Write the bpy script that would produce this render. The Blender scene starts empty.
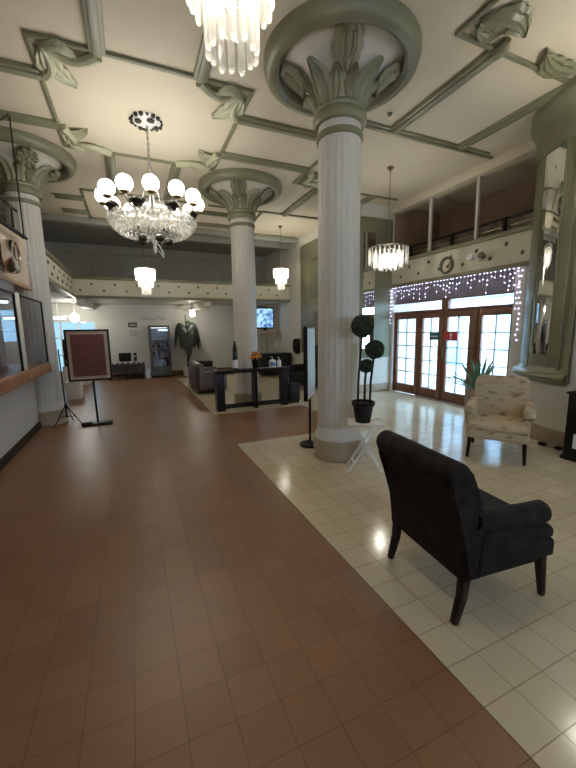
import bpy, bmesh, math, random
from mathutils import Vector, Matrix
random.seed(7)
SC = bpy.context.scene
COL = SC.collection
PI = math.pi
R = math.radians

# ------------------------------------------------------------------ camera, sky, exposure
cam_d = bpy.data.cameras.new('camera')
cam = bpy.data.objects.new('camera', cam_d)
COL.objects.link(cam)
cam_d.sensor_fit = 'HORIZONTAL'
cam_d.sensor_width = 36.0
cam_d.lens = 36.0 * 353.8 / 576.0
cam_d.clip_start = 0.05
cam_d.clip_end = 200
yaw, pit, rol = 0.41053369, 0.15272863, -0.01521571
fwd = Vector((math.sin(yaw) * math.cos(pit), math.cos(yaw) * math.cos(pit), -math.sin(pit)))
rt = Vector((math.cos(yaw), -math.sin(yaw), 0))
upv = rt.cross(fwd)
r2 = rt * math.cos(rol) + upv * math.sin(rol)
u2 = -rt * math.sin(rol) + upv * math.cos(rol)
cam.matrix_world = Matrix(((r2.x, u2.x, -fwd.x, 0), (r2.y, u2.y, -fwd.y, 0), (r2.z, u2.z, -fwd.z, 1.65), (0, 0, 0, 1)))
SC.camera = cam

SC.view_settings.view_transform = 'Standard'
SC.view_settings.look = 'None'
SC.view_settings.gamma = 1
SC.view_settings.use_curve_mapping = False
SC.view_settings.exposure = 0.15
SC.cycles.use_denoising = True
SC.cycles.max_bounces = 8
SC.cycles.transparent_max_bounces = 24
SC.cycles.sample_clamp_indirect = 4

world = bpy.data.worlds.new('sky')
SC.world = world
world.use_nodes = True
wn = world.node_tree.nodes
wb = wn['Background']
wb.inputs['Color'].default_value = (0.48, 0.73, 1.0, 1)
wb.inputs['Strength'].default_value = 18.0

LAMP_COL = (0.98, 0.94, 0.80)
GLOBE_STRENGTH = 15.0
CRYSTAL_W = 52.0


# ------------------------------------------------------------------ materials
def _nt(name):
    m = bpy.data.materials.new(name)
    m.use_nodes = True
    nt = m.node_tree
    return m, nt, nt.nodes, nt.links, nt.nodes['Principled BSDF']


def mat(name, col, rough=0.5, metal=0.0, var=0.12, scale=6.0, bump=0.0, bscale=40.0, spec=0.5):
    m, nt, N, L, b = _nt(name)
    b.inputs['Roughness'].default_value = rough
    b.inputs['Metallic'].default_value = metal
    b.inputs['Specular IOR Level'].default_value = spec
    tc = N.new('ShaderNodeTexCoord')
    nz = N.new('ShaderNodeTexNoise')
    nz.inputs['Scale'].default_value = scale
    nz.inputs['Detail'].default_value = 3
    L.new(tc.outputs['Object'], nz.inputs['Vector'])
    rp = N.new('ShaderNodeValToRGB')
    c = Vector(col)
    lo, hi = c * (1 - var), c * (1 + var)
    rp.color_ramp.elements[0].position = 0.3
    rp.color_ramp.elements[1].position = 0.7
    rp.color_ramp.elements[0].color = (*lo, 1)
    rp.color_ramp.elements[1].color = (*[min(1, v) for v in hi], 1)
    L.new(nz.outputs['Fac'], rp.inputs['Fac'])
    L.new(rp.outputs['Color'], b.inputs['Base Color'])
    if bump:
        n2 = N.new('ShaderNodeTexNoise')
        n2.inputs['Scale'].default_value = bscale
        L.new(tc.outputs['Object'], n2.inputs['Vector'])
        bp = N.new('ShaderNodeBump')
        bp.inputs['Strength'].default_value = bump
        bp.inputs['Distance'].default_value = 0.01
        L.new(n2.outputs['Fac'], bp.inputs['Height'])
        L.new(bp.outputs['Normal'], b.inputs['Normal'])
    return m


def tile_mat(name, c1, c2, grout, rough, var_scale, mortar=0.006):
    """square 0.2 m tiles on the room's grid"""
    m, nt, N, L, b = _nt(name)
    tc = N.new('ShaderNodeTexCoord')
    mp = N.new('ShaderNodeMapping')
    mp.inputs['Location'].default_value = (-0.09, -0.07, 0)
    L.new(tc.outputs['Object'], mp.inputs['Vector'])
    br = N.new('ShaderNodeTexBrick')
    br.offset = 0.0
    br.squash = 1.0
    br.inputs['Scale'].default_value = 1.0
    br.inputs['Brick Width'].default_value = 0.2
    br.inputs['Row Height'].default_value = 0.2
    br.inputs['Mortar Size'].default_value = mortar / 2
    br.inputs['Mortar Smooth'].default_value = 0.4
    br.inputs['Color1'].default_value = (*c1, 1)
    br.inputs['Color2'].default_value = (*c2, 1)
    br.inputs['Mortar'].default_value = (*grout, 1)
    L.new(mp.outputs['Vector'], br.inputs['Vector'])
    nz = N.new('ShaderNodeTexNoise')
    nz.inputs['Scale'].default_value = var_scale
    nz.inputs['Detail'].default_value = 4
    L.new(tc.outputs['Object'], nz.inputs['Vector'])
    mx = N.new('ShaderNodeMixRGB')
    mx.blend_type = 'MULTIPLY'
    mx.inputs['Fac'].default_value = 0.55
    rp = N.new('ShaderNodeValToRGB')
    rp.color_ramp.elements[0].color = (0.62, 0.60, 0.58, 1)
    rp.color_ramp.elements[1].color = (1.15, 1.1, 1.05, 1)
    L.new(nz.outputs['Fac'], rp.inputs['Fac'])
    L.new(br.outputs['Color'], mx.inputs['Color1'])
    L.new(rp.outputs['Color'], mx.inputs['Color2'])
    L.new(mx.outputs['Color'], b.inputs['Base Color'])
    rr = N.new('ShaderNodeMapRange')
    rr.inputs['To Min'].default_value = rough - 0.045
    rr.inputs['To Max'].default_value = rough + 0.06
    L.new(nz.outputs['Fac'], rr.inputs['Value'])
    L.new(rr.outputs['Result'], b.inputs['Roughness'])
    bp = N.new('ShaderNodeBump')
    bp.invert = True
    bp.inputs['Strength'].default_value = 0.35
    bp.inputs['Distance'].default_value = 0.004
    L.new(br.outputs['Fac'], bp.inputs['Height'])
    L.new(bp.outputs['Normal'], b.inputs['Normal'])
    return m


def emit(name, col, s):
    m = bpy.data.materials.new(name)
    m.use_nodes = True
    N, L = m.node_tree.nodes, m.node_tree.links
    N.clear()
    e = N.new('ShaderNodeEmission')
    e.inputs['Color'].default_value = (*col, 1)
    e.inputs['Strength'].default_value = s
    o = N.new('ShaderNodeOutputMaterial')
    L.new(e.outputs[0], o.inputs[0])
    return m


def glass(name, tint, clear=0.85, rough=0.02):
    m = bpy.data.materials.new(name)
    m.use_nodes = True
    N, L = m.node_tree.nodes, m.node_tree.links
    N.clear()
    t = N.new('ShaderNodeBsdfTransparent')
    t.inputs['Color'].default_value = (*tint, 1)
    g = N.new('ShaderNodeBsdfGlossy')
    g.inputs['Roughness'].default_value = rough
    mx = N.new('ShaderNodeMixShader')
    mx.inputs[0].default_value = 1 - clear
    o = N.new('ShaderNodeOutputMaterial')
    L.new(t.outputs[0], mx.inputs[1])
    L.new(g.outputs[0], mx.inputs[2])
    L.new(mx.outputs[0], o.inputs[0])
    return m


def crystal(name, col, clear):
    m = bpy.data.materials.new(name)
    m.use_nodes = True
    N, L = m.node_tree.nodes, m.node_tree.links
    N.clear()
    t = N.new('ShaderNodeBsdfTransparent')
    t.inputs['Color'].default_value = (0.97, 0.97, 0.97, 1)
    g = N.new('ShaderNodeBsdfGlossy')
    g.inputs['Roughness'].default_value = 0.12
    tr = N.new('ShaderNodeBsdfTranslucent')
    tr.inputs['Color'].default_value = (*col, 1)
    m1 = N.new('ShaderNodeMixShader')
    m1.inputs[0].default_value = 0.7
    m2 = N.new('ShaderNodeMixShader')
    m2.inputs[0].default_value = 1 - clear
    o = N.new('ShaderNodeOutputMaterial')
    L.new(g.outputs[0], m1.inputs[1])
    L.new(tr.outputs[0], m1.inputs[2])
    L.new(t.outputs[0], m2.inputs[1])
    L.new(m1.outputs[0], m2.inputs[2])
    L.new(m2.outputs[0], o.inputs[0])
    return m


def toile_mat():
    """cream fabric with scattered brown sprig print"""
    m, nt, N, L, b = _nt('toile_fabric')
    tc = N.new('ShaderNodeTexCoord')
    nz = N.new('ShaderNodeTexNoise')
    nz.inputs['Scale'].default_value = 9
    nz.inputs['Detail'].default_value = 6
    mp = N.new('ShaderNodeMapping')
    mp.inputs['Scale'].default_value = (1, 0.8, 2.2)
    L.new(tc.outputs['Object'], mp.inputs['Vector'])
    L.new(mp.outputs['Vector'], nz.inputs['Vector'])
    rp = N.new('ShaderNodeValToRGB')
    rp.color_ramp.elements[0].position = 0.54
    rp.color_ramp.elements[0].color = (0.47, 0.375, 0.26, 1)
    rp.color_ramp.elements[1].position = 0.68
    rp.color_ramp.elements[1].color = (0.22, 0.14, 0.09, 1)
    L.new(nz.outputs['Fac'], rp.inputs['Fac'])
    L.new(rp.outputs['Color'], b.inputs['Base Color'])
    b.inputs['Roughness'].default_value = 0.85
    return m


M = {
    'brown_tile': tile_mat('brown_quarry_tile', (0.245, 0.125, 0.066), (0.215, 0.108, 0.058), (0.105, 0.056, 0.034), 0.345, 1.6, 0.004),
    'cream_tile': tile_mat('cream_floor_tile', (0.62, 0.53, 0.39), (0.56, 0.48, 0.35), (0.34, 0.28, 0.20), 0.13, 1.3),
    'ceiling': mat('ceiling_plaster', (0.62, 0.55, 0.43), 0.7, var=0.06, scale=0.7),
    'rear_ceiling': mat('rear_plaster_shaded', (0.31, 0.305, 0.265), 0.8, var=0.06, scale=0.7),  # same ceiling continued, with its shade put into the grey
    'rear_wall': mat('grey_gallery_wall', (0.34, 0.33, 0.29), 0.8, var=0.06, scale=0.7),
    'wall': mat('wall_plaster', (0.61, 0.59, 0.525), 0.7, var=0.04, scale=1.0),
    'wall_cream': mat('cream_plaster', (0.64, 0.60, 0.49), 0.7, var=0.05, scale=1.0),
    'sage': mat('sage_paint', (0.19, 0.186, 0.116), 0.42, var=0.10, scale=2.0),
    'sage_dark': mat('dark_sage_paint', (0.13, 0.13, 0.085), 0.5, var=0.10, scale=2.0),
    'sage_light': mat('light_sage_paint', (0.43, 0.425, 0.29), 0.5, var=0.10, scale=9.0),
    'column': mat('column_plaster', (0.585, 0.56, 0.525), 0.55, var=0.04, scale=2.0),
    'bell': mat('bell_plaster', (0.60, 0.56, 0.485), 0.6, var=0.05, scale=3.0),
    'plinth': mat('tan_stone', (0.34, 0.27, 0.195), 0.5, var=0.10, scale=5.0),
    'wood': mat('counter_wood', (0.34, 0.155, 0.07), 0.35, var=0.3, scale=5.0),
    'door_wood': mat('door_wood', (0.15, 0.060, 0.030), 0.38, var=0.25, scale=7.0),
    'gallery': mat('brown_gallery_wall', (0.27, 0.18, 0.125), 0.25, var=0.15, scale=1.5),
    'black': mat('black_lacquer', (0.012, 0.010, 0.010), 0.35, var=0.2, spec=0.18),
    'black_matte': mat('black_matte', (0.016, 0.014, 0.014), 0.6, var=0.2, spec=0.18),
    'black_fabric': mat('black_damask', (0.015, 0.012, 0.012), 0.75, var=0.55, scale=16.0, bump=0.25, bscale=120, spec=0.18),
    'dark_wood': mat('dark_leg_wood', (0.018, 0.010, 0.008), 0.35, var=0.3, spec=0.18),
    'toile': toile_mat(),
    'white_metal': mat('white_metal', (0.74, 0.72, 0.69), 0.4, var=0.03),
    'white_paint': mat('white_paint', (0.66, 0.63, 0.60), 0.5, var=0.04),
    'steel': mat('steel', (0.45, 0.45, 0.45), 0.3, 1.0, var=0.1),
    'chrome': mat('chrome', (0.75, 0.74, 0.72), 0.12, 1.0, var=0.03),
    'brass': mat('aged_brass', (0.28, 0.20, 0.10), 0.35, 0.9, var=0.2),
    'bronze_leaf': mat('dark_bronze', (0.035, 0.03, 0.02), 0.5, 0.4, var=0.3),
    'foliage_ball': mat('boxwood', (0.012, 0.026, 0.012), 0.85, var=0.7, scale=40, bump=1.0, bscale=90),
    'leaf': mat('plant_leaf', (0.014, 0.022, 0.012), 0.5, var=0.5, scale=10),
    'agave': mat('agave_leaf', (0.13, 0.24, 0.15), 0.5, var=0.4, scale=10),
    'leather': mat('brown_leather', (0.075, 0.045, 0.038), 0.42, var=0.25, scale=6),
    'red_board': mat('maroon_poster', (0.13, 0.034, 0.029), 0.35, var=0.08, scale=3),
    'red_text': mat('pale_maroon_text', (0.17, 0.055, 0.046), 0.5, var=0.1),
    'tan_mat': mat('tan_mount', (0.40, 0.31, 0.24), 0.5, var=0.08),
    'poster_white': mat('poster_white', (0.78, 0.86, 0.90), 0.25, var=0.04),
    'tan_panel': mat('tan_panel', (0.62, 0.48, 0.37), 0.55, var=0.06, scale=3),
    'orange': mat('orange_petals', (0.75, 0.28, 0.04), 0.7, var=0.5, scale=60),
    'bottle_dark': mat('dark_bottle', (0.012, 0.014, 0.012), 0.15, var=0.2),
    'white_plastic': mat('white_plastic', (0.72, 0.75, 0.78), 0.35, var=0.03),
    'label_blue': mat('blue_label', (0.10, 0.20, 0.42), 0.5, var=0.1),
    'screen_off': mat('dark_screen', (0.012, 0.013, 0.015), 0.15, var=0.1),
    'fridge_grey': mat('dark_grey_metal', (0.09, 0.095, 0.10), 0.4, 0.3, var=0.08),
    'fridge_in': mat('fridge_lining', (0.40, 0.46, 0.52), 0.5, var=0.08),
    'cloth': mat('dark_tablecloth', (0.055, 0.04, 0.036), 0.8, var=0.2),
    'red_sticker': mat('red_sticker', (0.40, 0.02, 0.03), 0.5, var=0.05),
    'teal_sticker': mat('teal_sticker', (0.02, 0.10, 0.11), 0.5, var=0.1),
    'valance': mat('grey_violet_panel', (0.16, 0.14, 0.18), 0.5, var=0.1, scale=3),
    'facade': mat('facade_stucco', (0.74, 0.75, 0.74), 0.8, var=0.04, scale=1),
    'facade_blue': mat('facade_blue', (0.30, 0.50, 0.66), 0.6, var=0.05, scale=1),
    'asphalt': mat('pavement', (0.42, 0.44, 0.46), 0.8, var=0.1, scale=2),
    'hedge': mat('street_hedge', (0.16, 0.24, 0.15), 0.9, var=0.5, scale=8),
    'mirror': mat('mirror_glass', (0.80, 0.80, 0.76), 0.03, 1.0, var=0.01),
    'ink': mat('grey_lettering', (0.28, 0.26, 0.24), 0.6, var=0.05),
    'tinted_pane': glass('tinted_pane', (0.235, 0.255, 0.255), 0.93),  # tint added to dim the over-bright sky in the far windows
    'pane': glass('window_pane', (0.97, 0.99, 1.0), 0.93),
    'counter_glass': glass('counter_pane', (0.86, 0.88, 0.92), 0.90),
    'crystal': crystal('crystal', (1.0, 0.97, 0.92), 0.42),
    'crystal_bowl': crystal('crystal_beads', (0.75, 0.73, 0.68), 0.55),
    'globe': emit('lit_globe', (0.98, 0.95, 0.84), GLOBE_STRENGTH),
    'bright_globe': emit('bright_lit_globe', (0.98, 0.95, 0.84), 48.0),
    'bulb': emit('lit_bulb', (0.98, 0.95, 0.84), 26.0),
    'tube': emit('lit_tube', (0.85, 0.95, 1.0), 6.0),
    'fairy': emit('fairy_bulb', (0.66, 0.64, 1.0), 6.0),
    'tv': None,
}


def tv_mat():
    m = bpy.data.materials.new('lit_screen')
    m.use_nodes = True
    N, L = m.node_tree.nodes, m.node_tree.links
    N.clear()
    tc = N.new('ShaderNodeTexCoord')
    nz = N.new('ShaderNodeTexNoise')
    nz.inputs['Scale'].default_value = 7
    nz.inputs['Detail'].default_value = 3
    L.new(tc.outputs['Object'], nz.inputs['Vector'])
    rp = N.new('ShaderNodeValToRGB')
    rp.color_ramp.elements[0].position = 0.4
    rp.color_ramp.elements[0].color = (0.05, 0.16, 0.42, 1)
    rp.color_ramp.elements[1].position = 0.62
    rp.color_ramp.elements[1].color = (0.45, 0.75, 1.0, 1)
    L.new(nz.outputs['Fac'], rp.inputs['Fac'])
    e = N.new('ShaderNodeEmission')
    e.inputs['Strength'].default_value = 1.1
    L.new(rp.outputs['Color'], e.inputs['Color'])
    o = N.new('ShaderNodeOutputMaterial')
    L.new(e.outputs[0], o.inputs[0])
    return m


M['tv'] = tv_mat()


# ------------------------------------------------------------------ mesh builder
class MB:
    def __init__(s):
        s.bm = bmesh.new()
        s.mats = []

    def _mi(s, m):
        if m is None:
            m = 'wall'
        if m not in s.mats:
            s.mats.append(m)
        return s.mats.index(m)

    def _merge(s, tb, m, T=None):
        mi = s._mi(m)
        if T is not None:
            bmesh.ops.transform(tb, matrix=T, verts=tb.verts)
        mp = {}
        for v in tb.verts:
            mp[v] = s.bm.verts.new(v.co)
        for f in tb.faces:
            try:
                nf = s.bm.faces.new([mp[v] for v in f.verts])
                nf.material_index = mi
                nf.smooth = True
            except ValueError:
                pass
        tb.free()

    def box(s, lo, hi, m=None, bev=0.0, seg=2, T=None):
        tb = bmesh.new()
        c = [(a + b) / 2 for a, b in zip(lo, hi)]
        d = [abs(b - a) for a, b in zip(lo, hi)]
        bmesh.ops.create_cube(tb, size=1, matrix=Matrix.Translation(c) @ Matrix.Diagonal((*d, 1)))
        if bev:
            bmesh.ops.bevel(tb, geom=tb.edges[:] + tb.verts[:], offset=min(bev, min(d) * 0.49), segments=seg, profile=0.5, affect='EDGES')
        s._merge(tb, m, T)
        return s

    def beam(s, p0, p1, w, h, m=None, up=(0, 0, 1), bev=0.0, w1=None, h1=None):
        """box section from p0 to p1; w across, h along 'up'; may taper"""
        p0, p1 = Vector(p0), Vector(p1)
        z = (p1 - p0).normalized()
        x = Vector(up).cross(z)
        if x.length < 1e-4:
            x = Vector((1, 0, 0)).cross(z)
        x.normalize()
        y = z.cross(x)
        w1 = w if w1 is None else w1
        h1 = h if h1 is None else h1
        tb = bmesh.new()
        vs = []
        for p, a, b in ((p0, w, h), (p1, w1, h1)):
            vs.append([tb.verts.new(p + x * (sx * a / 2) + y * (sy * b / 2)) for sx, sy in ((-1, -1), (1, -1), (1, 1), (-1, 1))])
        tb.faces.new(vs[0][::-1])
        tb.faces.new(vs[1])
        for k in range(4):
            tb.faces.new((vs[0][k], vs[0][(k + 1) % 4], vs[1][(k + 1) % 4], vs[1][k]))
        if bev:
            bmesh.ops.bevel(tb, geom=tb.edges[:] + tb.verts[:], offset=bev, segments=2, profile=0.5, affect='EDGES')
        s._merge(tb, m)
        return s

    def tube(s, pts, r, m=None, n=10, close=False):
        pts = [Vector(p) for p in pts]
        rs = r if isinstance(r, (list, tuple)) else [r] * len(pts)
        tb = bmesh.new()
        rings = []
        prev = None
        for i, p in enumerate(pts):
            if close:
                d = pts[(i + 1) % len(pts)] - pts[i - 1]
            else:
                d = pts[min(i + 1, len(pts) - 1)] - pts[max(i - 1, 0)]
            d.normalize()
            if prev is None:
                x = d.orthogonal().normalized()
            else:
                x = prev - d * prev.dot(d)
                x = x.normalized() if x.length > 1e-5 else d.orthogonal().normalized()
            prev = x
            y = d.cross(x)
            rings.append([tb.verts.new(p + (x * math.cos(2 * PI * k / n) + y * math.sin(2 * PI * k / n)) * rs[i]) for k in range(n)])
        for i in range(len(rings) if close else len(rings) - 1):
            a, b = rings[i], rings[(i + 1) % len(rings)]
            for k in range(n):
                tb.faces.new((a[k], a[(k + 1) % n], b[(k + 1) % n], b[k]))
        if not close:
            tb.faces.new(rings[0][::-1])
            tb.faces.new(rings[-1])
        s._merge(tb, m)
        return s

    def lathe(s, prof, m=None, c=(0, 0, 0), n=32, a0=0.0, a1=2 * PI, rad=None, T=None):
        tb = bmesh.new()
        full = abs(a1 - a0 - 2 * PI) < 1e-6
        k = n if full else n + 1
        rings = []
        for (r, z) in prof:
            ring = []
            if r < 1e-5:
                v = tb.verts.new((c[0], c[1], c[2] + z))
                ring = [v] * k
            else:
                for i in range(k):
                    a = a0 + (a1 - a0) * i / n
                    q = r * (rad(a) if rad else 1)
                    ring.append(tb.verts.new((c[0] + q * math.cos(a), c[1] + q * math.sin(a), c[2] + z)))
            rings.append(ring)
        for i in range(len(rings) - 1):
            A, B = rings[i], rings[i + 1]
            for j in range(n):
                j2 = (j + 1) % k
                vs = []
                for v in (A[j], A[j2], B[j2], B[j]):
                    if v not in vs:
                        vs.append(v)
                if len(vs) > 2:
                    try:
                        tb.faces.new(vs)
                    except ValueError:
                        pass
        s._merge(tb, m, T)
        return s

    def sphere(s, c, r, m=None, sub=2, sc=(1, 1, 1)):
        tb = bmesh.new()
        bmesh.ops.create_icosphere(tb, subdivisions=sub, radius=1, matrix=Matrix.Translation(c) @ Matrix.Diagonal((r * sc[0], r * sc[1], r * sc[2], 1)))
        s._merge(tb, m)
        return s

    def prism(s, poly, h0, h1, m=None, T=None, bev=0.0, seg=2):
        """polygon in local xy extruded from z=h0 to h1"""
        tb = bmesh.new()
        A = [tb.verts.new((p[0], p[1], h0)) for p in poly]
        B = [tb.verts.new((p[0], p[1], h1)) for p in poly]
        fa = tb.faces.new(A[::-1])
        fb = tb.faces.new(B)
        n = len(poly)
        for k in range(n):
            tb.faces.new((A[k], A[(k + 1) % n], B[(k + 1) % n], B[k]))
        if bev:
            es = [e for e in tb.edges if (e in fa.edges[:]) or (e in fb.edges[:])]
            bmesh.ops.bevel(tb, geom=es, offset=bev, segments=seg, profile=0.5, affect='EDGES')
        bmesh.ops.triangulate(tb, faces=[f for f in tb.faces if len(f.verts) > 4])
        s._merge(tb, m, T)
        return s

    def grid(s, fn, nu, nv, m=None, thick=0.0):
        tb = bmesh.new()
        P = [[Vector(fn(i / nu, j / nv)) for j in range(nv + 1)] for i in range(nu + 1)]
        V = [[tb.verts.new(p) for p in row] for row in P]
        for i in range(nu):
            for j in range(nv):
                try:
                    tb.faces.new((V[i][j], V[i + 1][j], V[i + 1][j + 1], V[i][j + 1]))
                except ValueError:
                    pass
        if thick:
            bmesh.ops.recalc_face_normals(tb, faces=tb.faces[:])
            bmesh.ops.solidify(tb, geom=tb.faces[:], thickness=thick)
        s._merge(tb, m)
        return s

    def build(s, name, parent=None, mats=None, loc=None, rotz=0.0, angle=38):
        me = bpy.data.meshes.new(name)
        bmesh.ops.recalc_face_normals(s.bm, faces=s.bm.faces[:])
        s.bm.to_mesh(me)
        s.bm.free()
        for m in s.mats:
            me.materials.append(M[m] if isinstance(m, str) else m)
        me.set_sharp_from_angle(angle=R(angle))
        o = bpy.data.objects.new(name, me)
        COL.objects.link(o)
        if parent is not None:
            o.parent = parent
        if loc is not None:
            o.location = loc
        o.rotation_euler[2] = rotz
        return o


def tag(o, label=None, cat=None, group=None, kind=None):
    if label:
        o['label'] = label
    if cat:
        o['category'] = cat
    if group:
        o['group'] = group
    if kind:
        o['kind'] = kind
    return o


def thing(name, label, cat, loc=(0, 0, 0), rotz=0.0, group=None):
    o = bpy.data.objects.new(name, None)
    o.empty_display_size = 0.1
    COL.objects.link(o)
    o.location = loc
    o.rotation_euler[2] = rotz
    return tag(o, label, cat, group)


def struct(mb, name, parent=None, label=None, **k):
    o = mb.build(name, parent, **k)
    if parent is None:
        o['kind'] = 'structure'
    if label:
        o['label'] = label
    return o


def copy_tree(o, parent=None):
    c = o.copy()
    COL.objects.link(c)
    if parent is not None:
        c.parent = parent
    for ch in list(o.children):
        copy_tree(ch, c)
    return c


def point_light(name, loc, w, col, parent=None, r=0.05):
    l = bpy.data.lights.new(name, 'POINT')
    l.energy = w
    l.color = col
    l.shadow_soft_size = r
    o = bpy.data.objects.new(name, l)
    COL.objects.link(o)
    o.location = loc
    if parent is not None:
        o.parent = parent
    return o


# ------------------------------------------------------------------ setting: floor, ceiling, walls
ZC = 4.62           # ceiling
XW = 5.25           # face of the right-hand piers
XD = 6.30           # door plane
YF = 14.2           # far wall
YM = 11.8           # gallery front at the far end
XM = -1.40          # gallery front on the left
XL = -5.2

struct(MB().box((XL, -4.2, -0.15), (6.45, YF + 0.3, 0.0), 'brown_tile'), 'floor')
fl = MB()
fl.box((1.29, -4.2, -0.05), (6.42, 4.87, 0.004), 'cream_tile')
fl.box((3.29, 4.87, -0.05), (6.42, 6.87, 0.004), 'cream_tile')
fl.box((1.39, 6.87, -0.05), (6.42, 13.0, 0.004), 'cream_tile')
struct(fl, 'floor_cream_border', label='cream tiled floor areas beside the brown tiled path')

struct(MB().box((XL, -4.2, ZC), (7.9, 11.05, ZC + 0.2), 'ceiling'), 'ceiling')
struct(MB().box((XL, 11.05, ZC - 0.02), (7.9, YF + 0.3, ZC + 0.2), 'rear_ceiling'), 'ceiling_rear', label='ceiling over the far gallery, its shade painted in as grey')

# far wall with two windows on the left
fw = MB()
fw.box((XL, YF, 0), (-4.6, YF + 0.2, 2.62), 'wall')
fw.box((-4.6, YF, 0), (-3.4, YF + 0.2, 1.35), 'wall')
fw.box((-4.6, YF, 2.45), (-3.4, YF + 0.2, 2.62), 'wall')
fw.box((-3.4, YF, 0), (-2.75, YF + 0.2, 2.62), 'wall')
fw.box((-2.75, YF, 0), (-1.12, YF + 0.2, 0.30), 'wall')
fw.box((-2.75, YF, 2.06), (-1.12, YF + 0.2, 2.62), 'wall')
fw.box((-1.12, YF, 0), (XW, YF + 0.2, 2.62), 'wall')
struct(fw, 'wall_far')
up = MB()
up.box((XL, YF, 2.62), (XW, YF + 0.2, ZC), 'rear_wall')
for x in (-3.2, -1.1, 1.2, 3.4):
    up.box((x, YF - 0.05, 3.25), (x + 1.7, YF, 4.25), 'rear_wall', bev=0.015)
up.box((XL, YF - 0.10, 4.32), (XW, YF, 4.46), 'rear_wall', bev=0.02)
struct(up, 'wall_upper_far', label='grey panelled wall behind the far gallery')


def win(name, x0, x1, z0, z1, nx, nz):
    f = MB()
    w = 0.05
    f.box((x0, YF + 0.05, z0), (x1, YF + 0.13, z0 + w), 'white_paint')
    f.box((x0, YF + 0.05, z1 - w), (x1, YF + 0.13, z1), 'white_paint')
    for i in range(nx + 1):
        x = x0 + (x1 - x0 - w) * i / nx
        f.box((x, YF + 0.055, z0 + w), (x + w, YF + 0.125, z1 - w), 'white_paint')
    for i in range(1, nz):
        z = z0 + (z1 - z0) * i / nz
        f.box((x0 + w, YF + 0.06, z - 0.015), (x1 - w, YF + 0.12, z + 0.015), 'white_paint')
    o = struct(f, name)
    MB().box((x0 + 0.01, YF + 0.088, z0 + 0.01), (x1 - 0.01, YF + 0.092, z1 - 0.01), 'tinted_pane').build('pane', o)
    return o


win('window_1', -2.75, -1.12, 0.30, 2.06, 3, 3)
win('window_2', -4.6, -3.4, 1.35, 2.45, 2, 1)

struct(MB().box((XL - 0.2, -4.2, 0), (XL, YF + 0.2, ZC), 'wall'), 'wall_left')
wbk = MB()
wbk.box((XL, -4.4, 0), (XW + 0.6, -4.2, 1.7), 'wall')
wbk.box((XL, -4.4, 3.2), (XW + 0.6, -4.2, ZC), 'wall')
for a_, b_ in ((XL, 2.0), (3.2, XW + 0.6)):  # leaves an unseen high window gap, added to let in more daylight
    wbk.box((a_, -4.4, 1.7), (b_, -4.2, 3.2), 'wall')
struct(wbk, 'wall_back')

# right-hand side: near wall with a rounded corner, doors, far pier block
CX, CY, CR = 6.40, 2.75, 1.15


def corner_pts(r, a0=180.0, a1=91.0, n=24):
    return [(CX + r * math.cos(R(a0 + (a1 - a0) * i / n)), CY + r * math.sin(R(a0 + (a1 - a0) * i / n))) for i in range(n + 1)]


wr = MB()
poly = [(XW, -4.2)] + corner_pts(CR) + [(6.6, CY + CR), (6.6, -4.2)]
wr.prism(poly, 0, ZC, 'wall')
struct(wr, 'wall_right')
bb = MB()
outer, inner = corner_pts(CR + 0.03), corner_pts(CR)
pl = [(XW - 0.03, -4.2)] + outer + inner[::-1] + [(XW, -4.2)]
bb.prism(pl, 0.004, 0.23, 'plinth', bev=0.006)
struct(bb, 'baseboard_right')

fb = MB()
fb.box((XW, 7.5, 0), (7.9, YF, ZC), 'wall')
struct(fb, 'wall_far_pier', label='wall block beyond the entrance doors')
b2 = MB()
b2.box((XW - 0.025, 7.475, 0.004), (XD, 7.5, 0.22), 'plinth', bev=0.005)
b2.box((XW - 0.025, 7.5, 0.004), (XW, YF, 0.22), 'plinth', bev=0.005)
struct(b2, 'baseboard_far_pier')
struct(MB().box((-1.1, YF - 0.03, 0.002), (XW - 0.03, YF, 0.16), 'door_wood', bev=0.005), 'baseboard_far')

# door wall above and around the doors
dw = MB()
dw.box((XD - 0.10, 7.40, 0), (XD + 0.12, 7.5, 2.66), 'white_paint')
dw.box((XD - 0.16, 4.02, 0), (XD + 0.12, 4.21, 2.66), 'white_paint', bev=0.01)
dw.box((XD - 0.02, 4.21, 2.24), (XD + 0.10, 7.40, 2.66), 'valance')
struct(dw, 'wall_doors', label='white posts and dark panel framing the entrance doors')
# upper gallery over the doors
ug = MB()
ug.box((7.7, 3.9, 2.66), (7.9, 7.5, ZC), 'gallery')
ug.box((6.55, 3.9, 2.66), (7.7, 4.0, ZC), 'gallery')
ug.box((6.25, 7.46, 3.27), (7.7, 7.499, ZC), 'gallery')
struct(ug, 'wall_gallery_right', label='brown back wall of the gallery over the doors')
struct(MB().box((6.21, 3.88, 2.66), (7.7, 7.5, 2.76), 'wall_cream'), 'floor_gallery_right')
hd = MB()
hd.box((6.12, 3.9, 4.44), (6.4, 7.5, ZC), 'ceiling', bev=0.01)
struct(hd, 'trim_1', label='cream beam over the right gallery opening')

# frieze bands with small rosettes
ROS = random.Random(3)


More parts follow.
